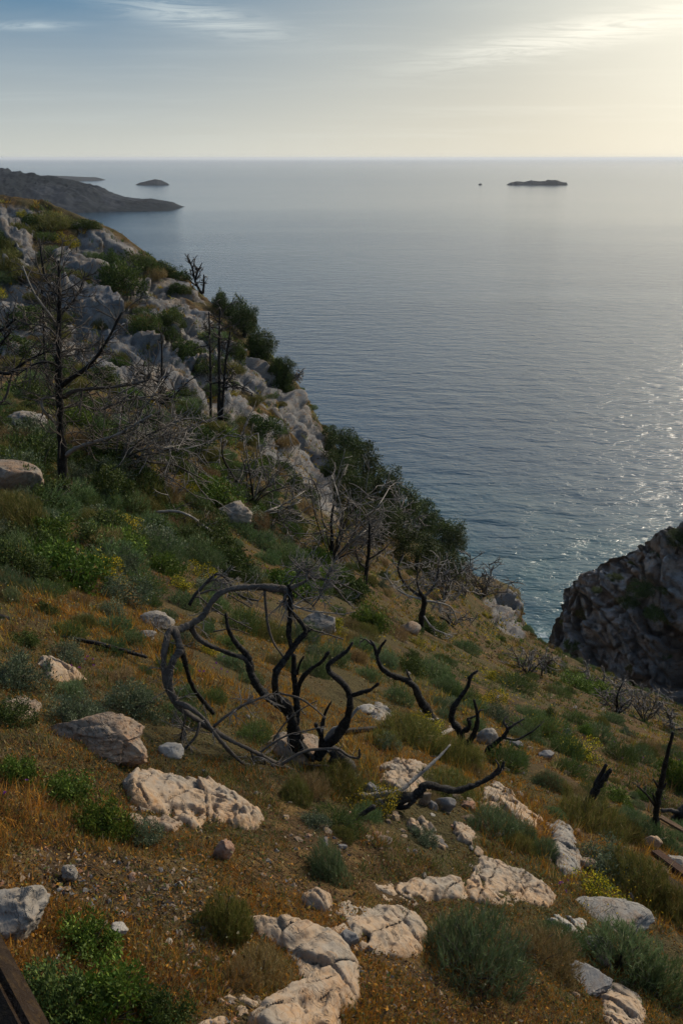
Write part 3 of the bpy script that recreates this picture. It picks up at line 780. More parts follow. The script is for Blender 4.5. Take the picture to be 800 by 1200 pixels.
zones = [((430, 935, 590, 1000), 48, (7, 20)), ((300, 920, 460, 1000), 34, (5, 13)), ((60, 1000, 340, 1110), 34, (5, 13)), ((560, 870, 690, 1010), 28, (5, 12)), ((640, 1090, 720, 1190), 10, (6, 14)),
         ((560, 740, 800, 900), 22, (4, 9)), ((180, 860, 330, 1000), 12, (5, 10)), ((680, 900, 800, 1080), 22, (5, 12)), ((430, 700, 620, 860), 16, (4, 10)), ((120, 700, 330, 860), 14, (5, 10)), ((420, 1000, 680, 1080), 12, (5, 11))]
for (u0, v0, u1, v1), n, (a, b) in zones:
    for k in range(n):
        c = random.choices(['buff', 'brown', 'pale grey', 'blue grey', 'rusty', 'whitish'], [4, 4, 3, 2, 2, .7])[0]
        stone(random.uniform(u0, u1), random.uniform(v0, v1), a + (b - a) * random.random()**2.2, c)

# ------------------------------------------------------------------ leaves and shrubs
def tri_blades(base, d, L, wdt, r, twist=None):
    """thin three cornered blades: base (n,3), direction d, length L, width wdt"""
    n = len(base)
    s = np.cross(d, r.normal(size=(n, 3))); s /= np.linalg.norm(s, axis=1, keepdims=True) + 1e-9
    V = np.empty((n, 3, 3)); V[:, 0] = base - s * wdt[:, None] / 2; V[:, 1] = base + s * wdt[:, None] / 2; V[:, 2] = base + d * L[:, None]
    return V.reshape(-1, 3), np.arange(3 * n).reshape(-1, 3)
def rhombs(cen, d, L, wdt, r):
    n = len(cen); s = np.cross(d, r.normal(size=(n, 3))); s /= np.linalg.norm(s, axis=1, keepdims=True) + 1e-9
    V = np.empty((n, 4, 3)); V[:, 0] = cen; V[:, 1] = cen + d * L[:, None] * .5 + s * wdt[:, None] / 2; V[:, 2] = cen + d * L[:, None]; V[:, 3] = cen + d * L[:, None] * .5 - s * wdt[:, None] / 2
    return V.reshape(-1, 3), np.arange(4 * n).reshape(-1, 4)
def unit(a): return a / (np.linalg.norm(a, axis=-1, keepdims=True) + 1e-9)
def tint(n, base, var, r, rep, mixc=None, frac=0.0):
    c = np.array(base)[None] * (1 + r.normal(size=(n, 1)) * var) * (1 + r.normal(size=(n, 3)) * var * .25)
    if mixc is not None:
        k = r.random(n) < frac; c[k] = np.array(mixc) * (1 + r.normal(size=(k.sum(), 1)) * var)
    return np.repeat(np.clip(c * 1.12, .005, .9), rep, 0)
def dome_shape(dirs, seed, amt=.25):
    return 1 + amt * fbm(dirs[:, 0] * 1.8 + seed, dirs[:, 1] * 1.8, dirs[:, 2] * 1.8, 3, seed)
def needle_shrub(seed, n, base, mixc, frac, L=.16, w=.012, up=.6, hgt=.85):
    """radius 1 mound of upright needle leaved shoots"""
    r = np.random.default_rng(seed)
    ns = n // 9
    dr = unit(r.normal(size=(ns, 3)) * (1, 1, .9)); dr[:, 2] = np.abs(dr[:, 2]) - .22; dr = unit(dr)
    rad = dome_shape(dr, seed, .38) * (r.random(ns)**.35) * .96
    tip = dr * rad[:, None] * (1, 1, hgt)
    sd = unit(dr * (1 - up) + np.array([0, 0, up]) + r.normal(size=(ns, 3)) * .2)
    # each shoot carries nine blades along its last stretch
    k = np.repeat(np.arange(ns), 9); tt_ = np.tile(np.linspace(-.16, 0.02, 9), ns) + r.normal(size=ns * 9) * .01
    b = tip[k] + sd[k] * tt_[:, None]
    d = unit(sd[k] + r.normal(size=(len(k), 3)) * .38)
    Ls = L * r.uniform(.6, 1.2, len(k)); ws = w * r.uniform(.7, 1.4, len(k))
    V, F = tri_blades(b, d, Ls, ws, r)
    patch = .75 + .5 * r.random(ns)
    c = tint(len(k), base, .14, r, 3, mixc, frac) * np.repeat(patch[k], 3)[:, None]
    return V, F, c
def leafy_shrub(seed, n, base, mixc, frac, L=.085, w=.045, clumps=70, hgt=.85, flat=.0, cl=.2):
    r = np.random.default_rng(seed)
    dr = unit(r.normal(size=(clumps, 3))); dr[:, 2] = np.abs(dr[:, 2]) - .2; dr = unit(dr)
    rad = dome_shape(dr, seed, .5) * r.random(clumps)**.4 * .84
    cc = dr * rad[:, None] * (1, 1, hgt)
    k = r.integers(0, clumps, n); cs = cl * r.uniform(.6, 1.3, clumps)
    o = unit(r.normal(size=(n, 3))) * (r.random(n)**.45)[:, None] * cs[k][:, None]
    p = cc[k] + o
    d = unit(unit(o) * .7 + np.array([0, 0, .5 - flat]) + r.normal(size=(n, 3)) * .5)
    V, F = rhombs(p, d, L * r.uniform(.6, 1.3, n), w * r.uniform(.7, 1.3, n), r)
    cp_ = r.uniform(.7, 1.35, clumps)
    c = tint(n, base, .16, r, 4, mixc, frac) * np.repeat(cp_[k], 4)[:, None]
    return V, F, c
GG, GG2 = (.10, .145, .062), (.17, .205, .10)      # grey green
BG, BG2 = (.058, .098, .015), (.12, .165, .024)      # bright green
DG, DG2 = (.042, .064, .017), (.085, .11, .024)    # dark green
OL, OL2 = (.10, .108, .026), (.20, .16, .05)        # olive broom
MG, MG2 = (.065, .10, .027), (.12, .15, .035)        # fresh green mound
DR, DR2 = (.17, .115, .045), (.26, .19, .09)        # dry brown
YE, YE2 = (.10, .11, .02), (.50, .38, .02)
kinds = {
    'spiky': ([needle_shrub(300 + i, 9900, GG, (.16, .17, .10), .2, .15, .014, .62) for i in range(4)], 'grey green spiky shrub'),
    'cushion': ([needle_shrub(320 + i, 8100, (.085, .13, .045), GG2, .18, .12, .016, .45, .7) for i in range(4)], 'grey green cushion shrub'),
    'mound': ([needle_shrub(340 + i, 9900, MG, MG2, .25, .10, .014, .35, .7) for i in range(3)], 'dense green mound shrub'),
    'broom': ([needle_shrub(350 + i, 9900, OL, OL2, .3, .22, .011, .8, .7) for i in range(3)], 'olive wispy shrub'),
    'leafy': ([leafy_shrub(360 + i, 5200, BG, BG2, .3, .10, .04, 90, cl=.19) for i in range(4)], 'bright green leafy bush'),
    'dark': ([leafy_shrub(380 + i, 5600, DG, DG2, .3, .085, .04, 90, cl=.2) for i in range(4)], 'dark green bush'),
    'dry': ([needle_shrub(400 + i, 6300, DR, DR2, .35, .22, .009, .6, .6) for i in range(3)], 'dry brown tufted plant'),
    'yellow': ([leafy_shrub(410 + i, 3600, YE, YE2, .35, .07, .04, 60) for i in range(2)], 'yellow flowering bush'),
    'greygreen': ([leafy_shrub(420 + i, 5200, (.08, .105, .055), (.14, .16, .10), .25, .075, .032, 90, cl=.18) for i in range(3)], 'leafy grey green shrub'),
}
kind_me = {k: [mesh_from(k + '_foliage', *a[:2], m_leaf, False, a[2]) for a in v[0]] for k, v in kinds.items()}
def tube(path, rad, sides=6, res=4, seed=0, jit=.12, cap=True):
    """rounded tube along a path (n,3) with radii (n,)"""
    P = np.asarray(path, float); R = np.asarray(rad, float); n = len(P)
    if n > 2 and res > 1:
        Q = np.vstack([2 * P[0] - P[1], P, 2 * P[-1] - P[-2]]); out = []; ro = []
        for i in range(n - 1):
            p0, p1, p2, p3 = Q[i:i + 4]
            for t_ in np.linspace(0, 1, res, endpoint=False):
                out.append(.5 * ((2 * p1) + (-p0 + p2) * t_ + (2 * p0 - 5 * p1 + 4 * p2 - p3) * t_**2 + (-p0 + 3 * p1 - 3 * p2 + p3) * t_**3)); ro.append(R[i] + (R[i + 1] - R[i]) * t_)
        out.append(P[-1]); ro.append(R[-1]); P = np.array(out); R = np.array(ro)
    r = np.random.default_rng(seed); n = len(P)
    R = R * (1 + jit * r.normal(size=n).clip(-1.5, 1.5))
    P = P + r.normal(size=P.shape) * R[:, None] * jit * .8
    T = unit(np.gradient(P, axis=0)); N = np.cross(T[0], (0.3, .2, 1)); N = unit(N); V = []
    ang_ = np.linspace(0, 2 * np.pi, sides, endpoint=False)
    Ls_ = np.r_[0, np.cumsum(np.linalg.norm(np.diff(P, axis=0), axis=1))] / (R.max() + 1e-9)
    if sides > 8: R = R * (1 + .22 * vnoise(Ls_ * .35 + seed, Ls_ * 0 + 3.3) + .14 * (np.abs(vnoise(Ls_ * .9 + 5 * seed, Ls_ * 0 + 1.3)) > .72))
    for i in range(n):
        N = unit(N - T[i] * np.dot(N, T[i])); B = np.cross(T[i], N)
        rr_ = R[i] * (1 + (jit * .8 * np.sin(ang_ * 2 + i * .35 + seed) + jit * .5 * r.normal(size=sides) + (.20 * vnoise(ang_ * 3.2 + seed, Ls_[i] * .22 + 0 * ang_) if sides > 8 else 0)) if sides > 5 else np.ones(sides))
        V.append(P[i] + rr_[:, None] * (np.cos(ang_)[:, None] * N + np.sin(ang_)[:, None] * B))
    V = np.concatenate(V); F = grid_faces(n, sides, True)
    tips = np.vstack([P[0], P[-1] + T[-1] * R[-1]]); m = len(V); V = np.vstack([V, tips]); a = np.arange(sides); b = (a + 1) % sides
    F3 = np.vstack([np.stack([b, a, np.full(sides, m)], -1), np.stack([a + (n - 1) * sides, b + (n - 1) * sides, np.full(sides, m + 1)], -1)])
    return V, F, F3
def join(parts):
    V = []; A = []; B = []; o = 0
    for v, f4, f3 in parts:
        V.append(v); A.append(f4 + o); B.append(f3 + o); o += len(v)
    return np.concatenate(V), [np.concatenate(A), np.concatenate(B)]
def stems_mesh(seed, n=12):
    r = np.random.default_rng(seed); ps = []
    for k in range(n):
        a = r.uniform(0, 6.28); q = r.uniform(.25, .75); e = np.array([math.cos(a) * q, math.sin(a) * q, r.uniform(.2, .55)])
        ps.append(tube([(0, 0, -.15), e * .5 + r.normal(size=3) * .06, e], [.022, .014, .007], 4, 3, k))
    V, F = join(ps); return mesh_from('woody_stems', V, F, m_grey_wood)
stem_me = [stems_mesh(500 + i) for i in range(3)]
SHRUBS = []; 
def shrub(kind, u, vb, wpx, hpx, label=None, seed=None, group=None):
    """a shrub whose foot stands at pixel (u, vb) and which is wpx by hpx pixels in the photograph"""
    g = ground(u, min(vb - hpx * .22, vb - 1)); rg = math.hypot(math.hypot(g[0], g[1]), g[2] - CAM_Z); m = rg / FPX
    i = random.randrange(len(kind_me[kind])) if seed is None else seed % len(kind_me[kind])
    R = wpx * m / 2 * .93; Hh = hpx * m * .78
    nm = {'leafy': 'leafy_bush', 'dark': 'dark_bush', 'yellow': 'flowering_bush', 'dry': 'dry_plant'}.get(kind, kind + '_shrub' if kind != 'greygreen' else 'grey_shrub')
    dz = -.05 * R
    rz = random.uniform(0, 6.3); sx, sy = random.uniform(.82, 1.22), random.uniform(.82, 1.22); tx, ty = random.uniform(-.22, .22), random.uniform(-.22, .22)
    cat = 'bush' if kind in ('leafy', 'dark', 'yellow') else 'shrub'
    if wpx > 24:
        root = link(nm, None, loc=(g[0], g[1], g[2] + dz), rot=(tx, ty, rz), scl=(R * sx, R * sy, max(Hh, R * .55)), cat=cat, group=group)
        link('foliage', kind_me[kind][i], root); link('stems', stem_me[i % 3], root)
    else:
        root = link(nm, kind_me[kind][i], loc=(g[0], g[1], g[2] + dz), rot=(tx, ty, rz), scl=(R * sx, R * sy, max(Hh, R * .6)), cat=cat, group=group)
    if label: root['label'] = label; TAKEN.add(label)
    else: remember(root, ('small ' if wpx < 26 else '') + kinds[kind][1], u, vb - hpx / 2)
    SHRUBS.append((g[0], g[1], R))
    return root
S = shrub
S('spiky', 555, 1160, 150, 105, 'big grey green spiky shrub on the buff ledges at the bottom of the photo', 0)
S('spiky', 384, 1040, 60, 72, 'upright silvery green shrub between the dead tree and the broad buff ledge', 1)
S('spiky', 722, 1150, 95, 90, 'dark spiky shrub in front of the whitish boulder', 2)
S('cushion', 775, 1185, 90, 80, 'dark cushion shrub at the lower right corner', 3)
S('greygreen', 703, 1036, 84, 58, 'leafy grey green shrub uphill of the whitish boulder', 0)
S('yellow', 700, 1056, 70, 34, 'low green plant with tiny yellow flowers behind the whitish boulder', 0)
S('mound', 636, 872, 78, 46, 'long dense green mound on the right slope, upper half', 0)
S('mound', 660, 893, 60, 42, 'long dense green mound on the right slope, lower half', 1)
S('mound', 667, 914, 52, 34, 'small bright green dome below the long green mound', 2)
S('mound', 600, 813, 54, 32, 'round green dome shrub near the gully head', 0)
S('spiky', 612, 990, 34, 34, 'grey green shrub on the edge of the pale buff outcrop', 3)
S('spiky', 636, 1008, 36, 34, 'grey green shrub hanging below the pale buff outcrop', 1)
S('broom', 478, 880, 84, 50, 'wide olive wispy shrub behind the fallen branches', 0)
S('broom', 535, 905, 80, 50, 'olive wispy shrub spreading downhill below the S shaped stems', 1)
S('broom', 520, 934, 86, 34, 'yellowish grassy cushion draped over the buff outcrop', 2)
S('mound', 590, 908, 56, 46, 'green shrub with brown flecks just right of the fallen bough tip', 1)
S('cushion', 607, 868, 50, 36, 'grey cushion beside the small crooked dead shrub', 0)
S('cushion', 500, 800, 62, 40, 'grey green shrub above the snaking charred stem', 1)
S('cushion', 524, 818, 50, 40, 'grey green shrub to the right of the snaking charred stem', 2)
S('cushion', 465, 830, 44, 30, 'small grey bush in the bend of the snaking charred stem', 3)
S('leafy', 672, 812, 60, 30, 'bright green scrub in the head of the gully', 0)
S('leafy', 706, 826, 56, 30, 'bright green scrub along the foot of the far cliff', 1)
S('dark', 640, 792, 34, 20, None, 1)
S('leafy', 792, 942, 52, 60, 'green bush at the right frame edge beside the charred pole', 2)
S('cushion', 700, 872, 50, 28, None); S('cushion', 750, 900, 46, 30, None); S('mound', 655, 820, 40, 22, None); S('cushion', 620, 845, 42, 24, None)
S('leafy', 72, 696, 98, 78, 'bright green lentisk like bush at middle left', 0)
S('greygreen', 138, 712, 84, 46, 'grey green leafy shrub below the bright green bush at left', 1)
S('greygreen', 152, 846, 78, 62, 'feathery grey green plant growing behind the pitted boulder', 2)
S('greygreen', 22, 815, 70, 62, 'grey leafy shrub at the left edge uphill of the pitted boulder', 0)
S('dark', 250, 664, 76, 60, 'dark green bush below the split grey boulder', 0)
S('greygreen', 182, 655, 84, 50, 'pale grey green shrub under the fallen pale branch', 1)
S('leafy', 247, 590, 80, 42, 'bright green bush uphill of the split grey boulder', 3)
S('dark', 130, 598, 84, 62, 'dark green bush right of the foot of the tall blackened pine', 1)
S('dark', 168, 590, 60, 50, 'dark green bush under the bleached dead twigs', 2)
S('dark', 110, 545, 80, 50, 'dark green thicket behind the tall blackened pine', 3)
S('dark', 35, 550, 76, 60, 'dark green thicket left of the tall blackened pine', 0)
S('dark', 52, 600, 44, 46, 'dark green bush at the left foot of the tall blackened pine', 2)
S('greygreen', 110, 620, 60, 34, 'silvery shrub just downhill of the tall blackened pine', 2)
S('leafy', 330, 702, 94, 46, 'wide bright green bush behind the top of the curled dead tree', 1)
S('leafy', 372, 694, 60, 36, None, 2); S('dark', 405, 712, 70, 52, 'dark bush to the right of the pale boulder', 1)
S('leafy', 434, 746, 64, 52, 'bright green leafy bush left of the round brown rock', 0)
S('mound', 280, 748, 70, 46, 'green feathery mound seen through the curled dead tree', 1)
S('cushion', 215, 718, 56, 32, 'green cushion beside the grey split boulder', 0)
S('cushion', 368, 800, 60, 48, 'grey green cushion just behind the charred trunk', 1)
S('cushion', 330, 790, 44, 34, None, 2); S('cushion', 292, 806, 34, 28, None, 3); S('mound', 250, 828, 38, 30, 'small fresh green tuft inside the ring of the dead tree', 2)
S('mound', 296, 872, 60, 34, 'low green plant on the near side of the ring of the dead tree', 0)
S('dark', 345, 580, 50, 30, None); S('leafy', 300, 560, 50, 28, None); S('dark', 318, 612, 40, 24, None); S('cushion', 345, 660, 48, 26, None)
S('dark', 500, 745, 50, 30, None); S('cushion', 545, 768, 44, 24, None); S('cushion', 430, 800, 44, 26, None); S('leafy', 520, 800, 30, 18, None)
S('dark', 62, 1200, 110, 84, 'dark green leafy bush beside the wooden rail at the bottom left corner', 1)
S('leafy', 128, 1212, 112, 92, 'middle one of the green leafy bushes along the bottom left', 2)
S('dark', 185, 1214, 76, 70, 'dark green leafy bush touching the low buff shelf at the bottom', 3)
S('leafy', 95, 1130, 90, 60, 'green leafy bush below the white fist sized stone', 0)
S('leafy', 75, 945, 80, 46, 'green leafy plant above a dark hollow at left', 1)
S('leafy', 118, 990, 76, 66, 'taller green leafy plant left of the long pale slab', 3)
S('leafy', 20, 920, 60, 40, 'green plant at the left edge under the pitted boulder', 2)
S('greygreen', 172, 995, 44, 46, 'small grey green plant under the long pale slab', 1)
S('broom', 262, 1110, 70, 90, 'wispy olive plant dotted with pale seed heads above the broad buff ledge', 1)
S('dry', 300, 1150, 84, 50, 'dark brown dry plant lying in the hollow of the broad buff ledge', 1)
S('dry', 280, 1165, 50, 50, 'dry brown plant at the rim of the broad buff ledge', 2)
S('dry', 630, 1140, 90, 60, 'brown and green plant between the spiky shrubs at lower right', 0)
S('cushion', 650, 1120, 60, 50, 'dull green cushion right of the big spiky shrub', 2)
S('broom', 690, 985, 80, 60, 'olive wispy grass clump left of the charred pole', 0)
S('broom', 740, 1060, 80, 70, 'brown green broom like slope growth behind the whitish boulder', 2)
S('broom', 790, 1090, 70, 60, 'olive wispy shrub at the right edge below the rusty beams', 1)
S('spiky', 10, 700, 50, 40, None); S('greygreen', 80, 780, 60, 32, None); S('mound', 195, 790, 40, 26, None); S('cushion', 130, 745, 60, 30, None)
# shrubs on the crag
for a in [('dark', 142, 345, 62, 52), ('dark', 128, 318, 40, 26), ('dark', 168, 395, 46, 36), ('dark', 200, 385, 40, 30), ('cushion', 60, 300, 34, 16), ('broom', 90, 330, 34, 18), ('broom', 25, 275, 44, 18), ('yellow', 104, 338, 18, 12), ('yellow', 20, 292, 16, 10), ('yellow', 158, 380, 14, 10),
          ('broom', 60, 262, 50, 14), ('dark', 100, 270, 40, 14), ('dark', 168, 312, 36, 18), ('dark', 190, 322, 34, 18), ('dark', 206, 330, 30, 18), ('broom', 215, 345, 24, 14), ('dark', 216, 425, 46, 32), ('dark', 240, 440, 40, 28), ('cushion', 250, 400, 34, 20),
          ('dark', 258, 368, 26, 30), ('dark', 284, 395, 40, 52), ('dark', 300, 430, 44, 42), ('dark', 322, 458, 44, 44), ('dark', 336, 470, 36, 30), ('dark', 278, 425, 36, 30), ('dark', 120, 455, 60, 30), ('dark', 60, 440, 60, 26), ('leafy', 20, 470, 50, 30), ('cushion', 170, 500, 60, 26), ('dark', 230, 530, 60, 36),
          ('leafy', 262, 520, 46, 26), ('dark', 300, 515, 60, 34), ('dark', 205, 560, 50, 30), ('cushion', 150, 470, 50, 22), ('dark', 330, 560, 40, 22), ('dark', 20, 420, 60, 30), ('broom', 140, 425, 30, 16), ('cushion', 320, 505, 40, 22), ('dark', 362, 590, 30, 26), ('dark', 30, 380, 50, 24), ('cushion', 0, 330, 40, 18)]:
    S(*a)
# scattered shrubs of the middle and right hand slope
cnt = 0; tries = 0
while cnt < 560 and tries < 20000:
    tries += 1
    u, v = (random.uniform(-10, 880), random.uniform(500, 1010)) if tries % 3 else (random.uniform(-10, 420), random.uniform(440, 700))
    g = ground(u, v); rg = math.hypot(g[0], g[1])
    if rg > 52 or rock_at(g[0], g[1]) > .4: continue
    if 790 < v < 930 and 240 < u < 440: continue
    if u < 340 and v > 860: continue
    w = random.uniform(.28, .85) * (1.0 if rg > 9 else .55)
    if any(math.hypot(g[0] - a, g[1] - b) < (R + w / 2) * .56 for a, b, R in SHRUBS) or on_slab(np.array([g[0]]), np.array([g[1]]), -.15)[0]: continue
    green = v < 690 and u < 420
    if green: w *= 1.75
    sl = math.hypot(rg, g[2] - CAM_Z); px = w / sl * FPX
    k = random.choices(['cushion', 'mound', 'broom', 'leafy', 'dark', 'dry', 'yellow', 'greygreen', 'spiky'], [5, 2, 2, 3, 5, 1.5, .6, 4, 1] if green else [5, 3, 4, .8, 1, 4, 1.6, 3, 2])[0]
    S(k, u, v, px, px * random.uniform(.5, .75)); cnt += 1

# low growth in the clefts of the crag and on the skyline above it
cnt = 0; tries = 0
while cnt < 170 and tries < 5000:
    tries += 1
    u, v = random.uniform(-10, 420), random.uniform(245, 560)
    if v < 240 + .42 * u or (u > 200 and v < -30 + 1.45 * u): continue
    if ray(u, v)[2] > 0: continue
    g = ground(u, v)
    if rock_at(g[0], g[1]) > .75 and random.random() < .6: continue
    w = random.uniform(14, 40)
    k = random.choices(['dark', 'broom', 'cushion', 'dry', 'mound', 'yellow'], [4, 3, 3, 3, 1.5, .5])[0]
    S(k, u, v, w, w * random.uniform(.4, .6)); cnt += 1

for k in range(46):
    i = random.randrange(66, 200); j = random.randrange(10, 250); q = CLIFF_PTS[i, j]
    u, v = pixel_of(q)
    if not (655 < u < 800 and 610 < v < 830): continue
    w = random.uniform(.5, 1.5)
    kk = random.choice(['dark', 'dark', 'broom', 'cushion'])
    o = link('dark_bush' if kk == 'dark' else kk + '_shrub', kind_me[kk][k % 3], loc=q - np.array([0, -.15, .25]) * w, scl=(w, w, w * .55), cat='bush', group='bushes on the far dark cliff')
    remember(o, 'small bush on the far cliff', u, v)

# ------------------------------------------------------------------ dead and living trees
def dead_thing(name, label, cat, Y, branches, mats=(m_char, m_grey_wood), group=None, seed=0, sides=7, twig_mat=None):
    """branches: (part name, material key, [(u, v, dy)...], start radius px, end radius px, twigs, twig length px)"""
    first = branches[0][2][0]
    base = at(first[0], first[1], Y + (first[2] if len(first) > 2 else 0))
    root = link(name, None, loc=base, label=label, cat=cat, group=group)
    r = np.random.default_rng(seed)
    tw = []
    for bi, (part, mk, pts, r0, r1, nt, tl) in enumerate(branches):
        wob = r.normal() * .02
        P = []; last = 0
        for i, p in enumerate(pts):
            dy = p[2] if len(p) > 2 else None
            if dy is None: last += r.normal() * .012 * Y * .5; dy = last
            else: last = dy
            P.append(at(p[0], p[1], Y + dy))
        P = np.array(P)
        m = np.linalg.norm(P.mean(0) - (0, 0, CAM_Z)) / FPX
        if seed == 5: r0 *= .8
        rad = np.linspace(r0, r1, len(P)) * m
        V, F, F3 = tube(P - base, rad, sides if r0 > 2.2 else 6 if r0 > 1.2 else 5, (9 if sides > 8 and r0 > 2.2 else 5) if len(P) > 3 else 4, seed * 31 + bi, .07 if sides > 8 else .10 if r0 > 2 else .05)
        link(part, mesh_from(part, V, [F, F3], mk), root)
        if seed == 5 and nt == 0 and mk is G_ and r0 < 3.2: nt, tl = 8, 34
        L = tl * m
        for k in range(int(nt * (2.6 if seed in (5, 21) else 1.8))):
            f = r.uniform(.25, 1) * (len(P) - 1.001); i = int(f); p0 = P[i] + (P[i + 1] - P[i]) * (f - i)
            d = unit(unit(P[i + 1] - P[i]) * .6 + r.normal(size=3) * .75)
            q = [p0]; l = L * r.uniform(.4, 1)
            for s in range(4): d = unit(d + r.normal(size=3) * .22); q.append(q[-1] + d * l / 4)
            q = np.array(q) - base
            rr0 = .68 * m
            tw.append(tube(q, np.linspace(rr0, rr0 * .5, 5), 4, 2, k))
            for _s in range(3):
                j = r.integers(1, 4); d2 = unit(d + r.normal(size=3) * .7); q2 = [q[j]]
                for s in range(3): d2 = unit(d2 + r.normal(size=3) * .2); q2.append(q2[-1] + d2 * l * .15)
                tw.append(tube(np.array(q2), np.linspace(rr0 * .7, rr0 * .4, 4), 3, 1, k))
    if tw:
        V, F = join(tw); o = link('fine_twigs', mesh_from('fine_twigs', V, F, twig_mat or m_grey_wood), root); o['kind'] = 'stuff'
    return root
def gdist(u, v): return float(ground(u, v)[1])

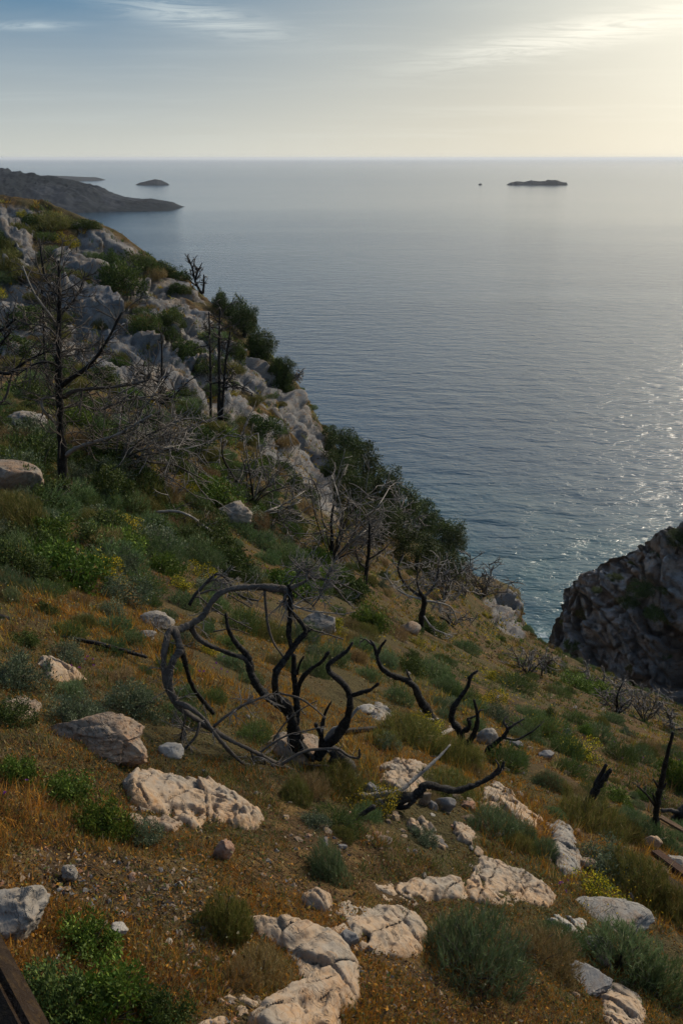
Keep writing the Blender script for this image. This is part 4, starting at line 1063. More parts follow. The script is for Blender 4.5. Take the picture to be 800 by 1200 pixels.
C_, G_, P_, H_ = m_char, m_grey_wood, m_pale_wood, m_burnt_grey
Y0 = gdist(352, 893)
main = [
    ('trunk', C_, [(356, 900, 0), (348, 878, 0), (345, 858, 0), (341, 838, 0), (332, 826, 0), (316, 818, 0.02), (302, 804, .04), (294, 788, .08), (290, 769, .1), (277, 754, .14), (268, 738, .16), (265, 719, .2)], 10, 1.6, 0, 0),
    ('trunk_foot', C_, [(344, 862, 0), (354, 876, -.03), (366, 890, -.06)], 6, 3.5, 0, 0),
    ('branch', C_, [(343, 840, 0), (336, 826, -.03), (324, 814, -.06), (323, 790, -.08), (330, 778, -.06), (340, 764, -.02), (350, 750, 0), (358, 740, .03), (350, 726, .05), (342, 718, .06)], 5.5, 2.2, 0, 0),
    ('branch', C_, [(358, 741, .03), (366, 737, .05)], 3, 1, 0, 0),
    ('branch', C_, [(342, 762, -.02), (338, 742, 0), (340, 720, .03), (340, 700, .05), (338, 686, .08)], 3.6, 2.4, 0, 0),
    ('branch', C_, [(347, 850, 0), (348, 830, .05), (347, 810, .08), (345, 790, .1), (344, 768, .12)], 5.2, 2.4, 0, 0),
    ('branch', C_, [(348, 814, .07), (353, 797, .05), (362, 786, .03), (376, 776, 0), (385, 764, 0)], 3, 1.8, 0, 0),
    ('branch', C_, [(348, 790, .1), (351, 778, .1), (356, 769, .1)], 2.4, .8, 0, 0),
    ('branch', C_, [(372, 888, -.02), (382, 874, -.02), (394, 864, -.04), (406, 844, -.06), (410, 818, -.05), (402, 801, -.03), (387, 788, 0), (385, 779, .02), (395, 771, .05), (406, 763, .08), (413, 753, .1)], 6.5, 1.7, 0, 0),
    ('branch', C_, [(409, 816, -.05), (424, 811, -.07), (434, 808, -.08), (443, 801, -.1)], 3.2, 1.6, 0, 0),
    ('branch', P_, [(380, 874, .02), (389, 857, .03), (406, 845, .03), (420, 829, .05)], 4.2, 1.2, 0, 0),
    ('branch', C_, [(377, 880, 0), (376, 860, 0), (370, 849, 0)], 4, 2.5, 0, 0),
    ('branch', C_, [(376, 862, 0), (380, 838, .03), (388, 822, .05)], 3.2, .7, 0, 0),
    ('arched_limb', G_, [(388, 906, -.1), (370, 911, -.16), (350, 906, -.22), (324, 895, -.28), (300, 882, -.32), (275, 870, -.36), (250, 856, -.38), (229, 842, -.38), (210, 828, -.36), (199, 814, -.32), (193, 796, -.27), (192, 772, -.2), (195, 752, -.14), (200, 739, -.08), (212, 737, -.02), (226, 730, .03), (238, 722, .07), (247, 707, .1), (258, 695, .12), (272, 690, .14), (290, 688, .14), (312, 688, .12), (330, 690, .1), (338, 693, .08)], 3.0, 4.2, 16, 30),
    ('branch', G_, [(204, 738, -.06), (210, 752, -.12), (211, 763, -.18), (204, 773, -.22), (198, 790, -.26), (199, 806, -.3), (206, 820, -.34)], 5, 4, 0, 0),
    ('branch', C_, [(210, 756, -.12), (216, 772, -.06), (220, 788, -.02), (225, 803, .02), (235, 818, .06), (250, 836, .1)], 3.6, 2.6, 0, 0),
    ('branch', H_, [(224, 734, .02), (229, 744, .03), (241, 754, .04), (264, 764, .06), (286, 772, .08), (293, 782, .07)], 3.4, 3.2, 0, 0),
    ('branch', G_, [(206, 823, -.35), (222, 829, -.42), (237, 840, -.46), (248, 855, -.48), (261, 871, -.5), (277, 888, -.48), (294, 900, -.46), (320, 914, -.4), (352, 932, -.3)], 3.6, 1.3, 4, 22),
    ('branch', G_, [(337, 692, .08), (334, 702, .06), (337, 714, .04)], 3.2, 2.4, 0, 0),
    ('branch', G_, [(341, 690, .06), (356, 682, .1), (370, 676, .14), (390, 686, .2), (402, 700, .22), (410, 709, .26)], 3.0, .9, 3, 22),
    ('twig', G_, [(368, 677, .14), (394, 682, .1), (424, 696, .05)], 1.6, .7, 2, 14),
    ('twig', G_, [(338, 688, .08), (346, 676, .1), (353, 668, .12), (347, 664, .14)], 1.5, .6, 0, 0),
    ('twig', G_, [(360, 680, .1), (360, 668, .1)], 1.3, .6, 0, 0),
    ('twig', G_, [(380, 680, .15), (387, 670, .16)], 1.2, .5, 0, 0),
    ('twig', G_, [(344, 692, .07), (356, 702, .03), (367, 710, 0)], 1.5, .7, 1, 14),
    ('twig', P_, [(344, 710, .05), (358, 702, .1), (372, 700, .13), (386, 699, .16)], 1.5, .6, 2, 14),
    ('twig', P_, [(342, 709, .05), (362, 716, .02), (382, 718, .0), (404, 720, -.04)], 1.6, .6, 2, 16),
    ('twig', G_, [(344, 720, .05), (362, 736, .1), (380, 742, .14), (402, 749, .18)], 2.0, .7, 3, 16),
    ('twig', G_, [(366, 711, 0), (374, 700, .02), (376, 690, .02)], 1.2, .5, 0, 0),
    ('branch', G_, [(310, 690, .12), (311, 708, .1), (314, 732, .06), (320, 752, .04), (333, 771, .02)], 2.3, 1.2, 1, 12),
    ('branch', H_, [(222, 709, .3), (229, 697, .32), (239, 686, .36), (250, 675, .4), (258, 673, .42), (268, 681, .44), (275, 692, .44), (286, 700, .44), (303, 704, .42)], 2.6, 1.1, 2, 20),
    ('twig', G_, [(234, 696, .33), (245, 692, .36), (256, 692, .4), (271, 699, .42), (294, 712, .4)], 1.5, .7, 1, 14),
    ('twig', G_, [(226, 700, .32), (234, 700, .34), (245, 709, .38), (261, 720, .42), (295, 737, .42)], 1.5, .7, 1, 14),
    ('twig', G_, [(243, 683, .38), (253, 679, .4), (267, 685, .42)], 1.5, .8, 0, 0),
    ('twig', G_, [(250, 740, .3), (272, 737, .34), (292, 743, .36)], 1.2, .5, 1, 12),
    ('branch', G_, [(250, 852, -.4), (264, 840, -.36), (284, 827, -.3), (300, 820, -.24), (316, 814, -.16)], 2.2, 1.4, 0, 0),
    ('twig', G_, [(326, 812, -.1), (350, 818, -.12), (366, 828, -.14), (382, 842, -.16)], 1.7, .8, 1, 16),
    ('branch', G_, [(234, 847, -.4), (230, 862, -.46), (218, 877, -.5), (210, 896, -.52)], 2.2, 1.1, 1, 10),
    ('twig', G_, [(218, 838, -.38), (215, 853, -.4), (212, 866, -.42)], 1.7, .9, 0, 0),
    ('branch', G_, [(322, 902, -.3), (340, 889, -.26), (358, 880, -.22), (378, 878, -.2), (396, 878, -.2), (408, 886, -.22), (420, 888, -.26), (421, 878, -.28)], 2.4, 1.3, 2, 16),
    ('twig', G_, [(302, 884, -.3), (318, 872, -.26), (336, 862, -.22), (356, 857, -.2), (382, 851, -.18)], 1.7, .7, 2, 18),
    ('twig', G_, [(320, 868, -.24), (332, 850, -.2), (346, 836, -.16), (362, 826, -.12), (372, 821, -.1)], 1.4, .6, 1, 14),
    ('twig', G_, [(326, 898, -.3), (338, 914, -.34), (352, 931, -.36)], 1.7, .8, 1, 12),
    ('twig', G_, [(350, 905, -.22), (353, 918, -.22), (354, 932, -.22)], 1.5, .8, 0, 0),
    ('twig', G_, [(294, 880, -.33), (297, 892, -.34), (298, 904, -.34)], 1.5, .7, 0, 0),
    ('twig', G_, [(310, 888, -.3), (311, 900, -.32), (310, 914, -.32)], 1.4, .7, 0, 0),
    ('twig', G_, [(324, 914, -.4), (324, 928, -.4)], 1.3, .6, 0, 0),
    ('twig', G_, [(352, 894, -.1), (366, 897, -.12), (384, 897, -.14)], 1.7, .9, 1, 12),
    ('root', H_, [(388, 878, 0), (398, 884, 0), (409, 896, -.03), (414, 914, -.05), (414, 934, -.05)], 6, 7, 0, 0),
    ('root', H_, [(394, 884, -.02), (385, 900, -.05), (372, 914, -.08)], 5, 2.5, 0, 0),
]
dead_thing('dead_tree', 'curled dead tree with a wide grey arched limb and charred black trunk in the foreground', 'dead tree', Y0, main, seed=5, sides=12, twig_mat=m_twig)

Y1 = gdist(440, 940)
dead_thing('fallen_branch', 'bleached fallen branch running uphill from the burnt root', 'branch', Y1, [
    ('branch', P_, [(412, 934, .0), (434, 933, 0), (450, 930, 0), (469, 926, .03), (486, 912, .12), (502, 898, .2), (516, 885, .28), (527, 873, .35)], 4, 1, 3, 12),
    ('twig', P_, [(450, 930, 0), (460, 926, .02), (464, 918, .05)], 1.8, .8, 0, 0)], seed=6)
dead_thing('fallen_branch', 'black fallen bough arching over the heap of stones', 'branch', Y1, [
    ('branch', C_, [(444, 946, 0), (466, 938, 0), (488, 931, .02), (499, 920, .05), (516, 923, .08), (532, 927, .08), (550, 922, .1), (565, 916, .12), (580, 907, .16), (587, 902, .18), (590, 893, .2)], 6, 1.6, 2, 12),
    ('twig', H_, [(576, 909, .15), (584, 899, .16), (580, 890, .17)], 2, .8, 0, 0),
    ('twig', C_, [(455, 942, 0), (474, 946, -.02), (486, 938, -.02)], 3.6, 2, 0, 0)], seed=7)
dead_thing('fallen_branch', 'short charred stick lying on bare soil below the dead tree', 'branch', gdist(410, 966), [
    ('branch', C_, [(394, 972, 0), (412, 962, .03), (438, 945, .08)], 3.6, 2.6, 0, 0)], seed=8)
Y2 = gdist(540, 878)
dead_thing('dead_shrub', 'S shaped pair of charred stems rising beside the olive shrub', 'dead shrub', Y2, [
    ('trunk', C_, [(534, 882, 0), (540, 866, 0), (536, 853, 0), (529, 844, .03), (531, 830, .05), (540, 816, .08), (548, 804, .1), (551, 793, .12), (559, 786, .15)], 5, 1.4, 1, 10),
    ('branch', C_, [(534, 880, 0), (550, 868, -.05), (558, 852, -.08), (559, 838, -.08), (555, 820, -.06)], 4.5, 1.2, 1, 10),
    ('branch', C_, [(540, 858, 0), (548, 854, -.02), (550, 846, -.02), (548, 843, 0), (557, 839, .02)], 3, 1.3, 0, 0),
    ('twig', H_, [(558, 840, -.08), (562, 833, -.08), (566, 832, -.08)], 1.4, .6, 0, 0)], seed=9)
dead_thing('dead_shrub', 'snaking charred stem leaning uphill with a curled tip', 'dead shrub', gdist(505, 845), [
    ('trunk', C_, [(509, 848, 0), (500, 832, 0), (491, 818, 0), (484, 803, 0), (472, 796, 0), (458, 791, .0), (446, 781, .05), (441, 766, .1), (438, 756, .14), (434, 751, .2)], 5.5, 1.5, 0, 0),
    ('branch', C_, [(441, 768, .1), (446, 758, .08), (452, 750, .08)], 2.4, 1.2, 0, 0),
    ('twig', H_, [(484, 803, 0), (479, 793, .02), (476, 785, .04)], 2, 1, 0, 0),
    ('twig', G_, [(436, 756, .15), (428, 749, .2), (424, 752, .22)], 1.3, .5, 2, 12)], seed=10)
dead_thing('dead_shrub', 'small crooked dead shrub on the slope right of the S shaped stems', 'dead shrub', gdist(572, 885), [
    ('trunk', C_, [(570, 890, 0), (572, 878, 0), (580, 871, 0), (590, 863, 0), (595, 854, 0)], 3.6, 1.8, 0, 0),
    ('twig', H_, [(595, 854, 0), (604, 848, 0), (614, 842, 0)], 1.8, .7, 2, 12), ('twig', H_, [(595, 855, 0), (590, 846, .05), (592, 840, .1)], 1.7, .7, 2, 10),
    ('twig', H_, [(588, 864, 0), (604, 867, -.05), (622, 858, -.1), (632, 850, -.1)], 1.6, .7, 1, 10), ('branch', C_, [(574, 886, 0), (584, 882, 0), (586, 872, 0)], 3, 1.6, 0, 0)], seed=11)
dead_thing('charred_stump', 'forked charred stump standing in the dry grass of the right slope', 'stump', gdist(688, 956), [
    ('trunk', C_, [(683, 958, 0), (688, 944, 0), (694, 932, 0), (702, 920, 0), (708, 911, 0), (715, 902, 0)], 6, 2, 0, 0),
    ('branch', C_, [(692, 936, 0), (698, 920, .03), (704, 908, .05), (710, 896, .06)], 4.2, 1.6, 0, 0), ('branch', C_, [(688, 950, 0), (695, 950, -.04), (700, 949, -.06)], 3.5, 1.5, 0, 0)], seed=12)
dead_thing('charred_pole', 'slim charred pole trunk standing near the right frame edge', 'dead tree', gdist(769, 978), [
    ('trunk', C_, [(769, 980, 0), (768, 960, 0), (770, 940, 0), (775, 915, 0), (781, 885, 0), (788, 858, 0)], 4.2, 1.5, 0, 0),
    ('branch', C_, [(767, 945, 0), (757, 931, 0), (746, 921, .05)], 1.6, .8, 2, 10), ('branch', C_, [(773, 926, 0), (765, 913, .04)], 1.9, .8, 0, 0),
    ('branch', C_, [(769, 942, 0), (764, 930, -.03)], 1.8, .8, 0, 0), ('branch', C_, [(775, 925, 0), (780, 918, 0)], 1.6, .8, 0, 0)], seed=13)
dead_thing('fallen_branch', 'grey curved branch beside the charred pole at the right edge', 'branch', gdist(785, 960), [
    ('branch', H_, [(774, 950, 0), (786, 950, 0), (800, 955, -.03), (826, 965, -.06)], 2.2, 2.2, 0, 0), ('branch', C_, [(790, 966, 0), (796, 954, .0), (806, 944, .03), (820, 930, .06)], 6, 4, 0, 0)], seed=14)

# tall blackened pine at left with its bleached boughs
YT = gdist(76, 588)
pine = [('trunk', C_, [(78, 592, 0), (75, 560, 0), (73, 520, 0), (70, 480, 0), (69, 440, 0), (69, 400, 0), (70, 364, 0), (70, 335, 0), (69, 306, 0)], 6, 1.2, 40, 52)] + [
    ('branch', C_, [(69, 345, 0), (60, 336, .2), (52, 319, .4), (49, 300, .4), (47, 280, .5)], 2, .8, 3, 26),
    ('branch', C_, [(69, 456, 0), (80, 446, -.3), (96, 436, -.6), (112, 420, -.8), (128, 395, -1), (143, 366, -1)], 3.4, 1, 10, 40),
    ('branch', C_, [(69, 458, 0), (60, 448, .3), (54, 435, .6), (52, 400, .8), (51, 364, .9), (48, 330, 1)], 1.9, .7, 6, 30),
    ('branch', G_, [(75, 466, 0), (90, 458, -.3), (110, 455, -.6), (140, 453, -.8), (172, 446, -1), (176, 438, -1)], 2.4, .9, 12, 44),
    ('branch', P_, [(67, 381, 0), (58, 368, -.4), (48, 355, -.6), (37, 337, -.7), (27, 312, -.7)], 1.9, .7, 5, 30),
    ('branch', P_, [(77, 534, 0), (92, 524, -.4), (110, 518, -.7), (135, 511, -1), (158, 498, -1.2), (178, 486, -1.3)], 2.8, 1, 14, 46),
    ('branch', P_, [(67, 497, 0), (58, 488, -.3), (51, 480, -.4), (49, 470, -.4), (54, 466, -.4), (65, 467, -.2)], 1.9, 1.2, 3, 24),
    ('branch', G_, [(70, 420, 0), (84, 410, .3), (100, 408, .5), (122, 400, .8)], 1.5, .6, 6, 30),
    ('branch', G_, [(70, 400, 0), (58, 385, .3), (40, 380, .6), (24, 382, .8)], 1.3, .5, 5, 30),
    ('branch', C_, [(70, 370, 0), (82, 358, .2), (94, 340, .4), (100, 318, .5)], 1.4, .5, 6, 26),
    ('branch', C_, [(70, 430, 0), (56, 424, -.3), (38, 428, -.5), (20, 440, -.7)], 1.5, .6, 5, 34),
    ('branch', G_, [(71, 480, 0), (92, 474, .5), (116, 480, .9), (146, 470, 1.2), (190, 462, 1.5)], 1.8, .6, 10, 44)]
dead_thing('burnt_pine', 'tall blackened pine with bleached side boughs at middle left', 'dead tree', YT, pine, seed=21, twig_mat=G_)
dead_thing('burnt_pine', 'boughs of a dead pine reaching in from the left frame edge', 'dead tree', YT + 1, [
    ('trunk', C_, [(-60, 560, 0), (-52, 480, 0), (-48, 400, 0), (-46, 330, 0)], 6, 2, 0, 0),
    ('branch', C_, [(-50, 440, 0), (-20, 432, 0), (10, 438, 0), (30, 424, 0), (60, 410, 0)], 3, .8, 10, 40), ('branch', C_, [(-50, 410, 0), (-24, 396, 0), (4, 386, 0), (20, 372, 0)], 2.6, .8, 9, 40),
    ('branch', G_, [(-48, 470, 0), (-20, 476, .3), (4, 470, .4), (14, 440, .5), (18, 420, .5)], 2.2, .7, 6, 36), ('branch', C_, [(-48, 430, 0), (-20, 420, -.4), (0, 404, -.5), (12, 390, -.6)], 3, .8, 6, 30)], seed=22, twig_mat=H_)
def fan(u, v, n, length, a0, a1, lean, label, seed, mats, Yoff=0, r0=1.5, depth=.5):
    """a leafless bush or fallen crown: n boughs fanning from one foot"""
    r = np.random.default_rng(seed); Y = gdist(u, v) + Yoff; br = []
    for k in range(n):
        a = math.radians(r.uniform(a0, a1)); l = length * r.uniform(.55, 1); pu, pv = u + r.normal() * 2, v
        pts = [(u, v, 0)]; da = r.normal() * .25
        for s in range(4):
            a += da * .5 + r.normal() * .18 + lean; pu += math.cos(a) * l / 4; pv -= math.sin(a) * l / 4
            pts.append((pu, pv, (s + 1) / 4 * r.normal() * depth * l / FPX * Y))
        br.append(('branch' if k else 'trunk', mats[k % len(mats)], pts, r0 * r.uniform(.5, .85) if k else r0 * 1.5, .4, 5, l * .46))
    return dead_thing('dead_bush', label, 'dead bush', Y, br, seed=seed, twig_mat=m_twig)
fan(135, 548, 14, 125, -12, 75, -.04, 'bleached fallen pine crown spreading to the right of the tall blackened pine', 31, (P_, G_, P_, H_, G_), 0, 1.8)
fan(150, 528, 14, 135, -35, 30, -.02, 'grey tangle of dead twigs trailing downhill beside the fallen pine crown', 32, (G_, P_, G_), -1, 1.3)
dead_thing('fallen_branch', 'pale bent branch lying over the grey green shrub at middle left', 'branch', gdist(190, 606) - .4, [
    ('branch', P_, [(156, 603, 0), (175, 601, 0), (205, 599, 0), (225, 606, 0), (240, 617, 0), (262, 632, 0)], 2, .9, 8, 26)], seed=33)
dead_thing('fallen_branch', 'charred thin trunk lying in the grass uphill of the pitted boulder', 'branch', gdist(90, 752), [
    ('branch', C_, [(-20, 716, 0), (10, 726, 0), (50, 742, 0), (95, 750, 0), (130, 758, 0), (172, 770, 0)], 3, 2, 2, 12)], seed=34)
for i, (pts, r0, lab) in enumerate([
        ([(247, 490, 0), (247, 450, 0), (246, 405, 0), (245, 366, 0)], 1.7, 'leftmost of three thin charred poles below the crag'),
        ([(257, 494, 0), (257, 450, 0), (257, 400, 0), (258, 362, 0)], 2.6, 'thickest of three charred poles below the crag, the middle one'),
        ([(260, 492, 0), (262, 455, 0), (265, 420, 0), (270, 388, 0)], 1.9, 'rightmost of three charred poles below the crag, leaning a little')]):
    dead_thing('charred_pole', lab, 'dead tree', gdist(257, 494), [('trunk', C_, pts, r0, .8, 12, 26), ('branch', C_, [pts[1], (pts[1][0] + 14, pts[1][1] - 2, 0), (pts[1][0] + 34, pts[1][1] + 6, 0)], 1, .5, 3, 16)], seed=40 + i, twig_mat=H_, group='charred poles below the crag')
dead_thing('burnt_pine', 'dead sapling in front of the crag left of the three poles', 'dead tree', gdist(190, 505), [
    ('trunk', C_, [(186, 508, 0), (187, 470, 0), (190, 430, 0), (189, 390, 0)], 2, .7, 14, 34), ('branch', C_, [(187, 474, 0), (205, 462, 0), (222, 446, 0)], 1.2, .5, 4, 20), ('branch', C_, [(188, 450, 0), (172, 440, 0), (158, 436, 0)], 1.1, .5, 4, 20)], seed=44, twig_mat=H_)
dead_thing('burnt_pine', 'dead leafless snag on the skyline of the ridge', 'dead tree', gdist(236, 344), [
    ('trunk', C_, [(240, 352, 0), (234, 340, 0), (229, 330, 0), (226, 316, 0), (222, 304, 0)], 1.9, .7, 8, 16), ('branch', C_, [(229, 328, 0), (232, 318, 0), (237, 308, 0)], 1.2, .5, 4, 12), ('branch', C_, [(230, 335, 0), (222, 328, 0), (217, 318, 0)], 1, .5, 4, 10),
    ('branch', C_, [(238, 344, 0), (239, 332, 0), (239, 322, 0)], 1.6, .7, 2, 8)], seed=45, twig_mat=H_)
fan(297, 590, 11, 95, 20, 150, 0, 'dead tree with a dark leaning trunk and pale twigs above the split grey boulder', 50, (C_, G_, P_, G_), 0, 1.7)
fan(302, 604, 5, 90, -25, 20, 0, 'pale dead branches trailing right of the split grey boulder', 51, (P_, G_, P_), 0, 1.1)
fan(389, 658, 12, 125, 35, 120, 0, 'grey dead tree with a dense spray of pale twigs in front of the crest trees', 52, (C_, H_, P_, G_, P_), 0, 2.0)
dead_thing('burnt_pine', 'straight black dead trunk right of the pale sprayed tree', 'dead tree', gdist(429, 692), [
    ('trunk', C_, [(428, 693, 0), (429, 670, 0), (432, 645, 0), (433, 614, 0)], 2.8, 1.5, 8, 26), ('branch', H_, [(430, 668, 0), (420, 658, 0), (416, 645, 0)], 1.3, .6, 3, 16), ('branch', H_, [(431, 656, 0), (444, 648, 0), (454, 640, 0)], 1.3, .6, 3, 16)], seed=53)
dead_thing('burnt_pine', 'charred tree with a bent pale top beside the round brown rock', 'dead tree', gdist(494, 740), [
    ('trunk', C_, [(493, 742, 0), (494, 722, 0), (497, 704, 0), (492, 694, 0)], 4, 2.6, 0, 0),
    ('branch', H_, [(494, 700, 0), (480, 690, 0), (470, 678, 0), (466, 664, 0), (472, 650, 0)], 2.2, .8, 8, 24), ('branch', P_, [(494, 702, 0), (478, 698, -.3), (462, 688, -.5), (450, 672, -.6)], 1.6, .7, 7, 22),
    ('branch', H_, [(496, 700, 0), (506, 690, .3), (512, 676, .5), (514, 655, .6)], 1.9, .7, 8, 24), ('branch', P_, [(497, 704, 0), (512, 706, 0), (528, 712, .2), (536, 730, .2)], 1.5, .6, 6, 20),
    ('branch', P_, [(495, 720, 0), (503, 732, -.3), (510, 738, -.3), (530, 746, -.3)], 1.4, .7, 4, 16), ('branch', H_, [(492, 695, 0), (488, 678, 0), (496, 660, 0)], 1.4, .6, 6, 20)], seed=54, twig_mat=P_)
fan(530, 735, 6, 42, 40, 150, 0, 'small twiggy dead bush right of the charred tree by the brown rock', 55, (C_, G_, H_), 0, 1.2)
fan(545, 700, 13, 60, 40, 170, 0, 'grey leafless thicket on the crest below the last green tree', 56, (G_, H_, G_), 0, .9)
fan(566, 700, 11, 46, 30, 140, 0, 'grey leafless thicket nearest the rock point over the sea', 57, (G_, H_), 0, .8)
fan(520, 706, 10, 60, 50, 150, 0, 'grey leafless thicket beneath the dark crest trees', 58, (G_, H_), 0, .8)
fan(470, 640, 9, 60, 50, 150, 0, 'pale dead spray in front of the dark crest trees', 59, (G_, P_), 0, .9)
fan(618, 790, 6, 36, 40, 130, 0, 'small dark dead bush at the lip of the gully', 60, (C_, H_), 0, 1.1)
fan(634, 792, 4, 36, 50, 100, 0, 'thin grey dead sprigs at the lip of the gully', 61, (G_, G_), 0, .8)
fan(724, 836, 10, 46, 15, 165, 0, 'pale dead bush in front of the dark cliff', 62, (C_, G_, P_), 0, 1.3)
fan(755, 846, 9, 44, 20, 160, 0, 'grey dead bush against the foot of the dark cliff', 63, (G_, H_), 0, .8)
fan(700, 812, 7, 44, 30, 150, 0, 'grey dead bush behind the bright green gully scrub', 64, (G_, H_), 0, .8)
fan(786, 856, 6, 34, 30, 150, 0, 'dead bush at the right edge under the dark cliff', 65, (G_, H_), 0, .8)
fan(405, 640, 7, 60, -10, 60, 0, 'pale low dead branches on the crest edge', 66, (G_, P_), 0, .9)
fan(338, 452, 5, 26, 40, 120, 0, 'leafless shrub on the ridge skyline above the crag end', 67, (H_, H_), 0, .8)

# living evergreens on the crest
def crown_me(seed, n=9000, base=(.030, .045, .014), mixc=(.060, .078, .02)):
    r = np.random.default_rng(seed); clumps = 130
    dr = unit(r.normal(size=(clumps, 3))); dr[:, 2] = dr[:, 2] * .8 + .1; dr = unit(dr)
    cc = dr * (dome_shape(dr, seed, .45) * r.random(clumps)**.33 * .86)[:, None]
    k = r.integers(0, clumps, n); cs = .17 * r.uniform(.5, 1.4, clumps); o = unit(r.normal(size=(n, 3))) * (r.random(n)**.4)[:, None] * cs[k][:, None]
    V, F = rhombs(cc[k] + o, unit(unit(o) + r.normal(size=(n, 3)) * .5 + (0, 0, .3)), .075 * r.uniform(.6, 1.3, n), .03 * r.uniform(.7, 1.3, n), r)
    return mesh_from('crown', V, F, m_leaf, False, tint(n, base, .18, r, 4, mixc, .3) * np.repeat(r.uniform(.65, 1.4, clumps)[k], 4)[:, None])
crowns = [crown_me(600 + i) for i in range(5)]
def evergreen(u, v, ru, rv, label, i, back=0.0):
    """crown centred on pixel (u, v), radii in pixels, standing on the crest"""
    g = ground(u - 4, v + rv * .8); Y = g[1] + back; c = at(u, v, Y); m = np.linalg.norm(c - (0, 0, CAM_Z)) / FPX
    gz = float(height(c[0], c[1])[0]); gz = min(gz, c[2] - rv * m * .7)
    root = link('evergreen_tree', None, loc=(c[0], c[1], gz), label=label, cat='tree', group='evergreens along the crest')
    P = np.array([(0, 0, -.3), (.05, .02, (c[2] - gz) * .5), (0, 0, c[2] - gz)]); V, F, F3 = tube(P, [.14, .1, .04], 7, 4, i)
    link('trunk', mesh_from('trunk', V, [F, F3], H_), root)
    link('crown', crowns[i % 5], root, loc=(0, 0, c[2] - gz), rot=(0, 0, i * 1.3), scl=(ru * m, ru * m, rv * m))
for i, a in enumerate([(402, 528, 28, 34, 'uppermost evergreen tree of the dark row on the crest'), (425, 548, 30, 36, 'tall evergreen second from the top of the crest row'), (412, 572, 28, 30, 'low evergreen under the two topmost crest trees'),
                       (447, 574, 30, 34, 'evergreen in the upper middle of the crest row'), (468, 594, 32, 34, 'evergreen in the centre of the crest row'), (448, 612, 32, 30, 'shaded evergreen on the near side of the crest row'),
                       (494, 612, 28, 32, 'evergreen with a lighter top in the lower middle of the crest row'), (518, 628, 30, 30, 'broad evergreen near the lower end of the crest row'), (532, 634, 18, 18, 'lowest evergreen of the crest row over the sea'),
                       (488, 644, 32, 30, 'shaded evergreen low on the near side of the crest row'), (518, 662, 30, 24, 'dark evergreen beneath the broad one at the crest end'), (388, 512, 12, 16, 'small evergreen at the top end of the crest row'),
                       (285, 374, 20, 22, 'lone dark tree on the skyline above the crag end'), (258, 356, 11, 14, 'little round tree on the skyline beside the dead snag'), (306, 404, 20, 22, 'dark tree just below the lone skyline tree'), (330, 434, 18, 20, 'dark tree at the shoulder of the crag'),
                       (796, 630, 16, 12, 'dark tree on top of the far dark cliff'), (398, 548, 20, 26, 'evergreen growing against the end of the crag')]):
    if a[0] == 796:
        c = at(a[0], a[1], 63.5); m = np.linalg.norm(c - (0, 0, CAM_Z)) / FPX
        root = link('evergreen_tree', None, loc=(c[0], c[1], c[2] - 1), label=a[4], cat='tree'); V, F, F3 = tube([(0, 0, -.6), (0, 0, 1)], [.15, .08], 6, 1, 3); link('trunk', mesh_from('trunk', V, [F, F3], H_), root)
        link('crown', crowns[2], root, loc=(0, 0, .9), scl=(a[2] * m, a[2] * m, a[3] * m)); continue
    evergreen(*a, i)
for u, v, w, h in [(752, 690, 34, 22), (738, 706, 26, 16), (765, 718, 30, 18), (722, 676, 20, 10), (778, 650, 24, 14), (700, 690, 14, 8)]:
    c = at(u, v, 66 - (v - 640) * .06); m = np.linalg.norm(c - (0, 0, CAM_Z)) / FPX
    o = link('dark_bush', kind_me['dark'][u % 4], loc=(c[0], c[1] + .2, c[2] - .3), scl=(w * m / 2, w * m / 2, h * m / 1.6), cat='bush', group='bushes on the far dark cliff'); remember(o, 'dark bush on far cliff', u, v)

# ------------------------------------------------------------------ planks, beams and the wooden rail
def beam(name, a, b, w, h, mat, label, cat, parent=None, roll=0.0):
    a = Vector(a); b = Vector(b); L = (b - a).length
    bm = bmesh.new(); bmesh.ops.create_cube(bm, size=1)
    bmesh.ops.scale(bm, vec=(L, w, h), verts=bm.verts)
    bmesh.ops.bevel(bm, geom=list(bm.edges), offset=min(w, h) * .12, segments=2, affect='EDGES')
    me = bpy.data.meshes.new(name); bm.to_mesh(me); bm.free(); me.materials.append(mat)
    o = link(name, me, loc=(a + b) / 2, cat=cat)
    if label: o['label'] = label
    q = (b - a).to_track_quat('X', 'Z'); from mathutils import Quaternion
    o.rotation_euler = (q @ Quaternion((1, 0, 0), roll)).to_euler()
    return o
def gpt(u, v, up=0.0, dy=0.0): g = ground(u, v); return (g[0], g[1] + dy, g[2] + up)
beam('timber', gpt(766, 1004, .04), gpt(806, 1034, .04), .09, .07, m_rust, 'dark rusty beam sticking out of the ground at the right edge, upper one of two', 'beam')
beam('timber', gpt(768, 1030, .04), gpt(812, 1062, .04), .10, .07, m_rust, 'dark rusty beam at the right edge, lower one of two', 'beam')
beam('plank', gpt(772, 962, .06), gpt(815, 986, .05), .06, .03, m_plank, 'light brown plank lying behind the rusty beams', 'plank')
beam('plank', gpt(514, 864, .03), gpt(536, 855, .05), .06, .02, m_pale_wood, 'small pale plank at the foot of the S shaped charred stems', 'plank')
beam('plank', gpt(398, 860, .03), gpt(440, 856, .03), .05, .03, m_char, 'charred stick lying in orange grass right of the dead tree', 'stick')
beam('plank', gpt(490, 846, .03), gpt(512, 846, .05), .05, .02, m_pale_wood, 'tiny pale plank at the foot of the snaking stem', 'plank')
beam('wooden_rail', at(-104, 1010, .66), at(46, 1320, .40), .075, .05, m_rail, 'dark stained wooden rail crossing the bottom left corner', 'railing', roll=.5)
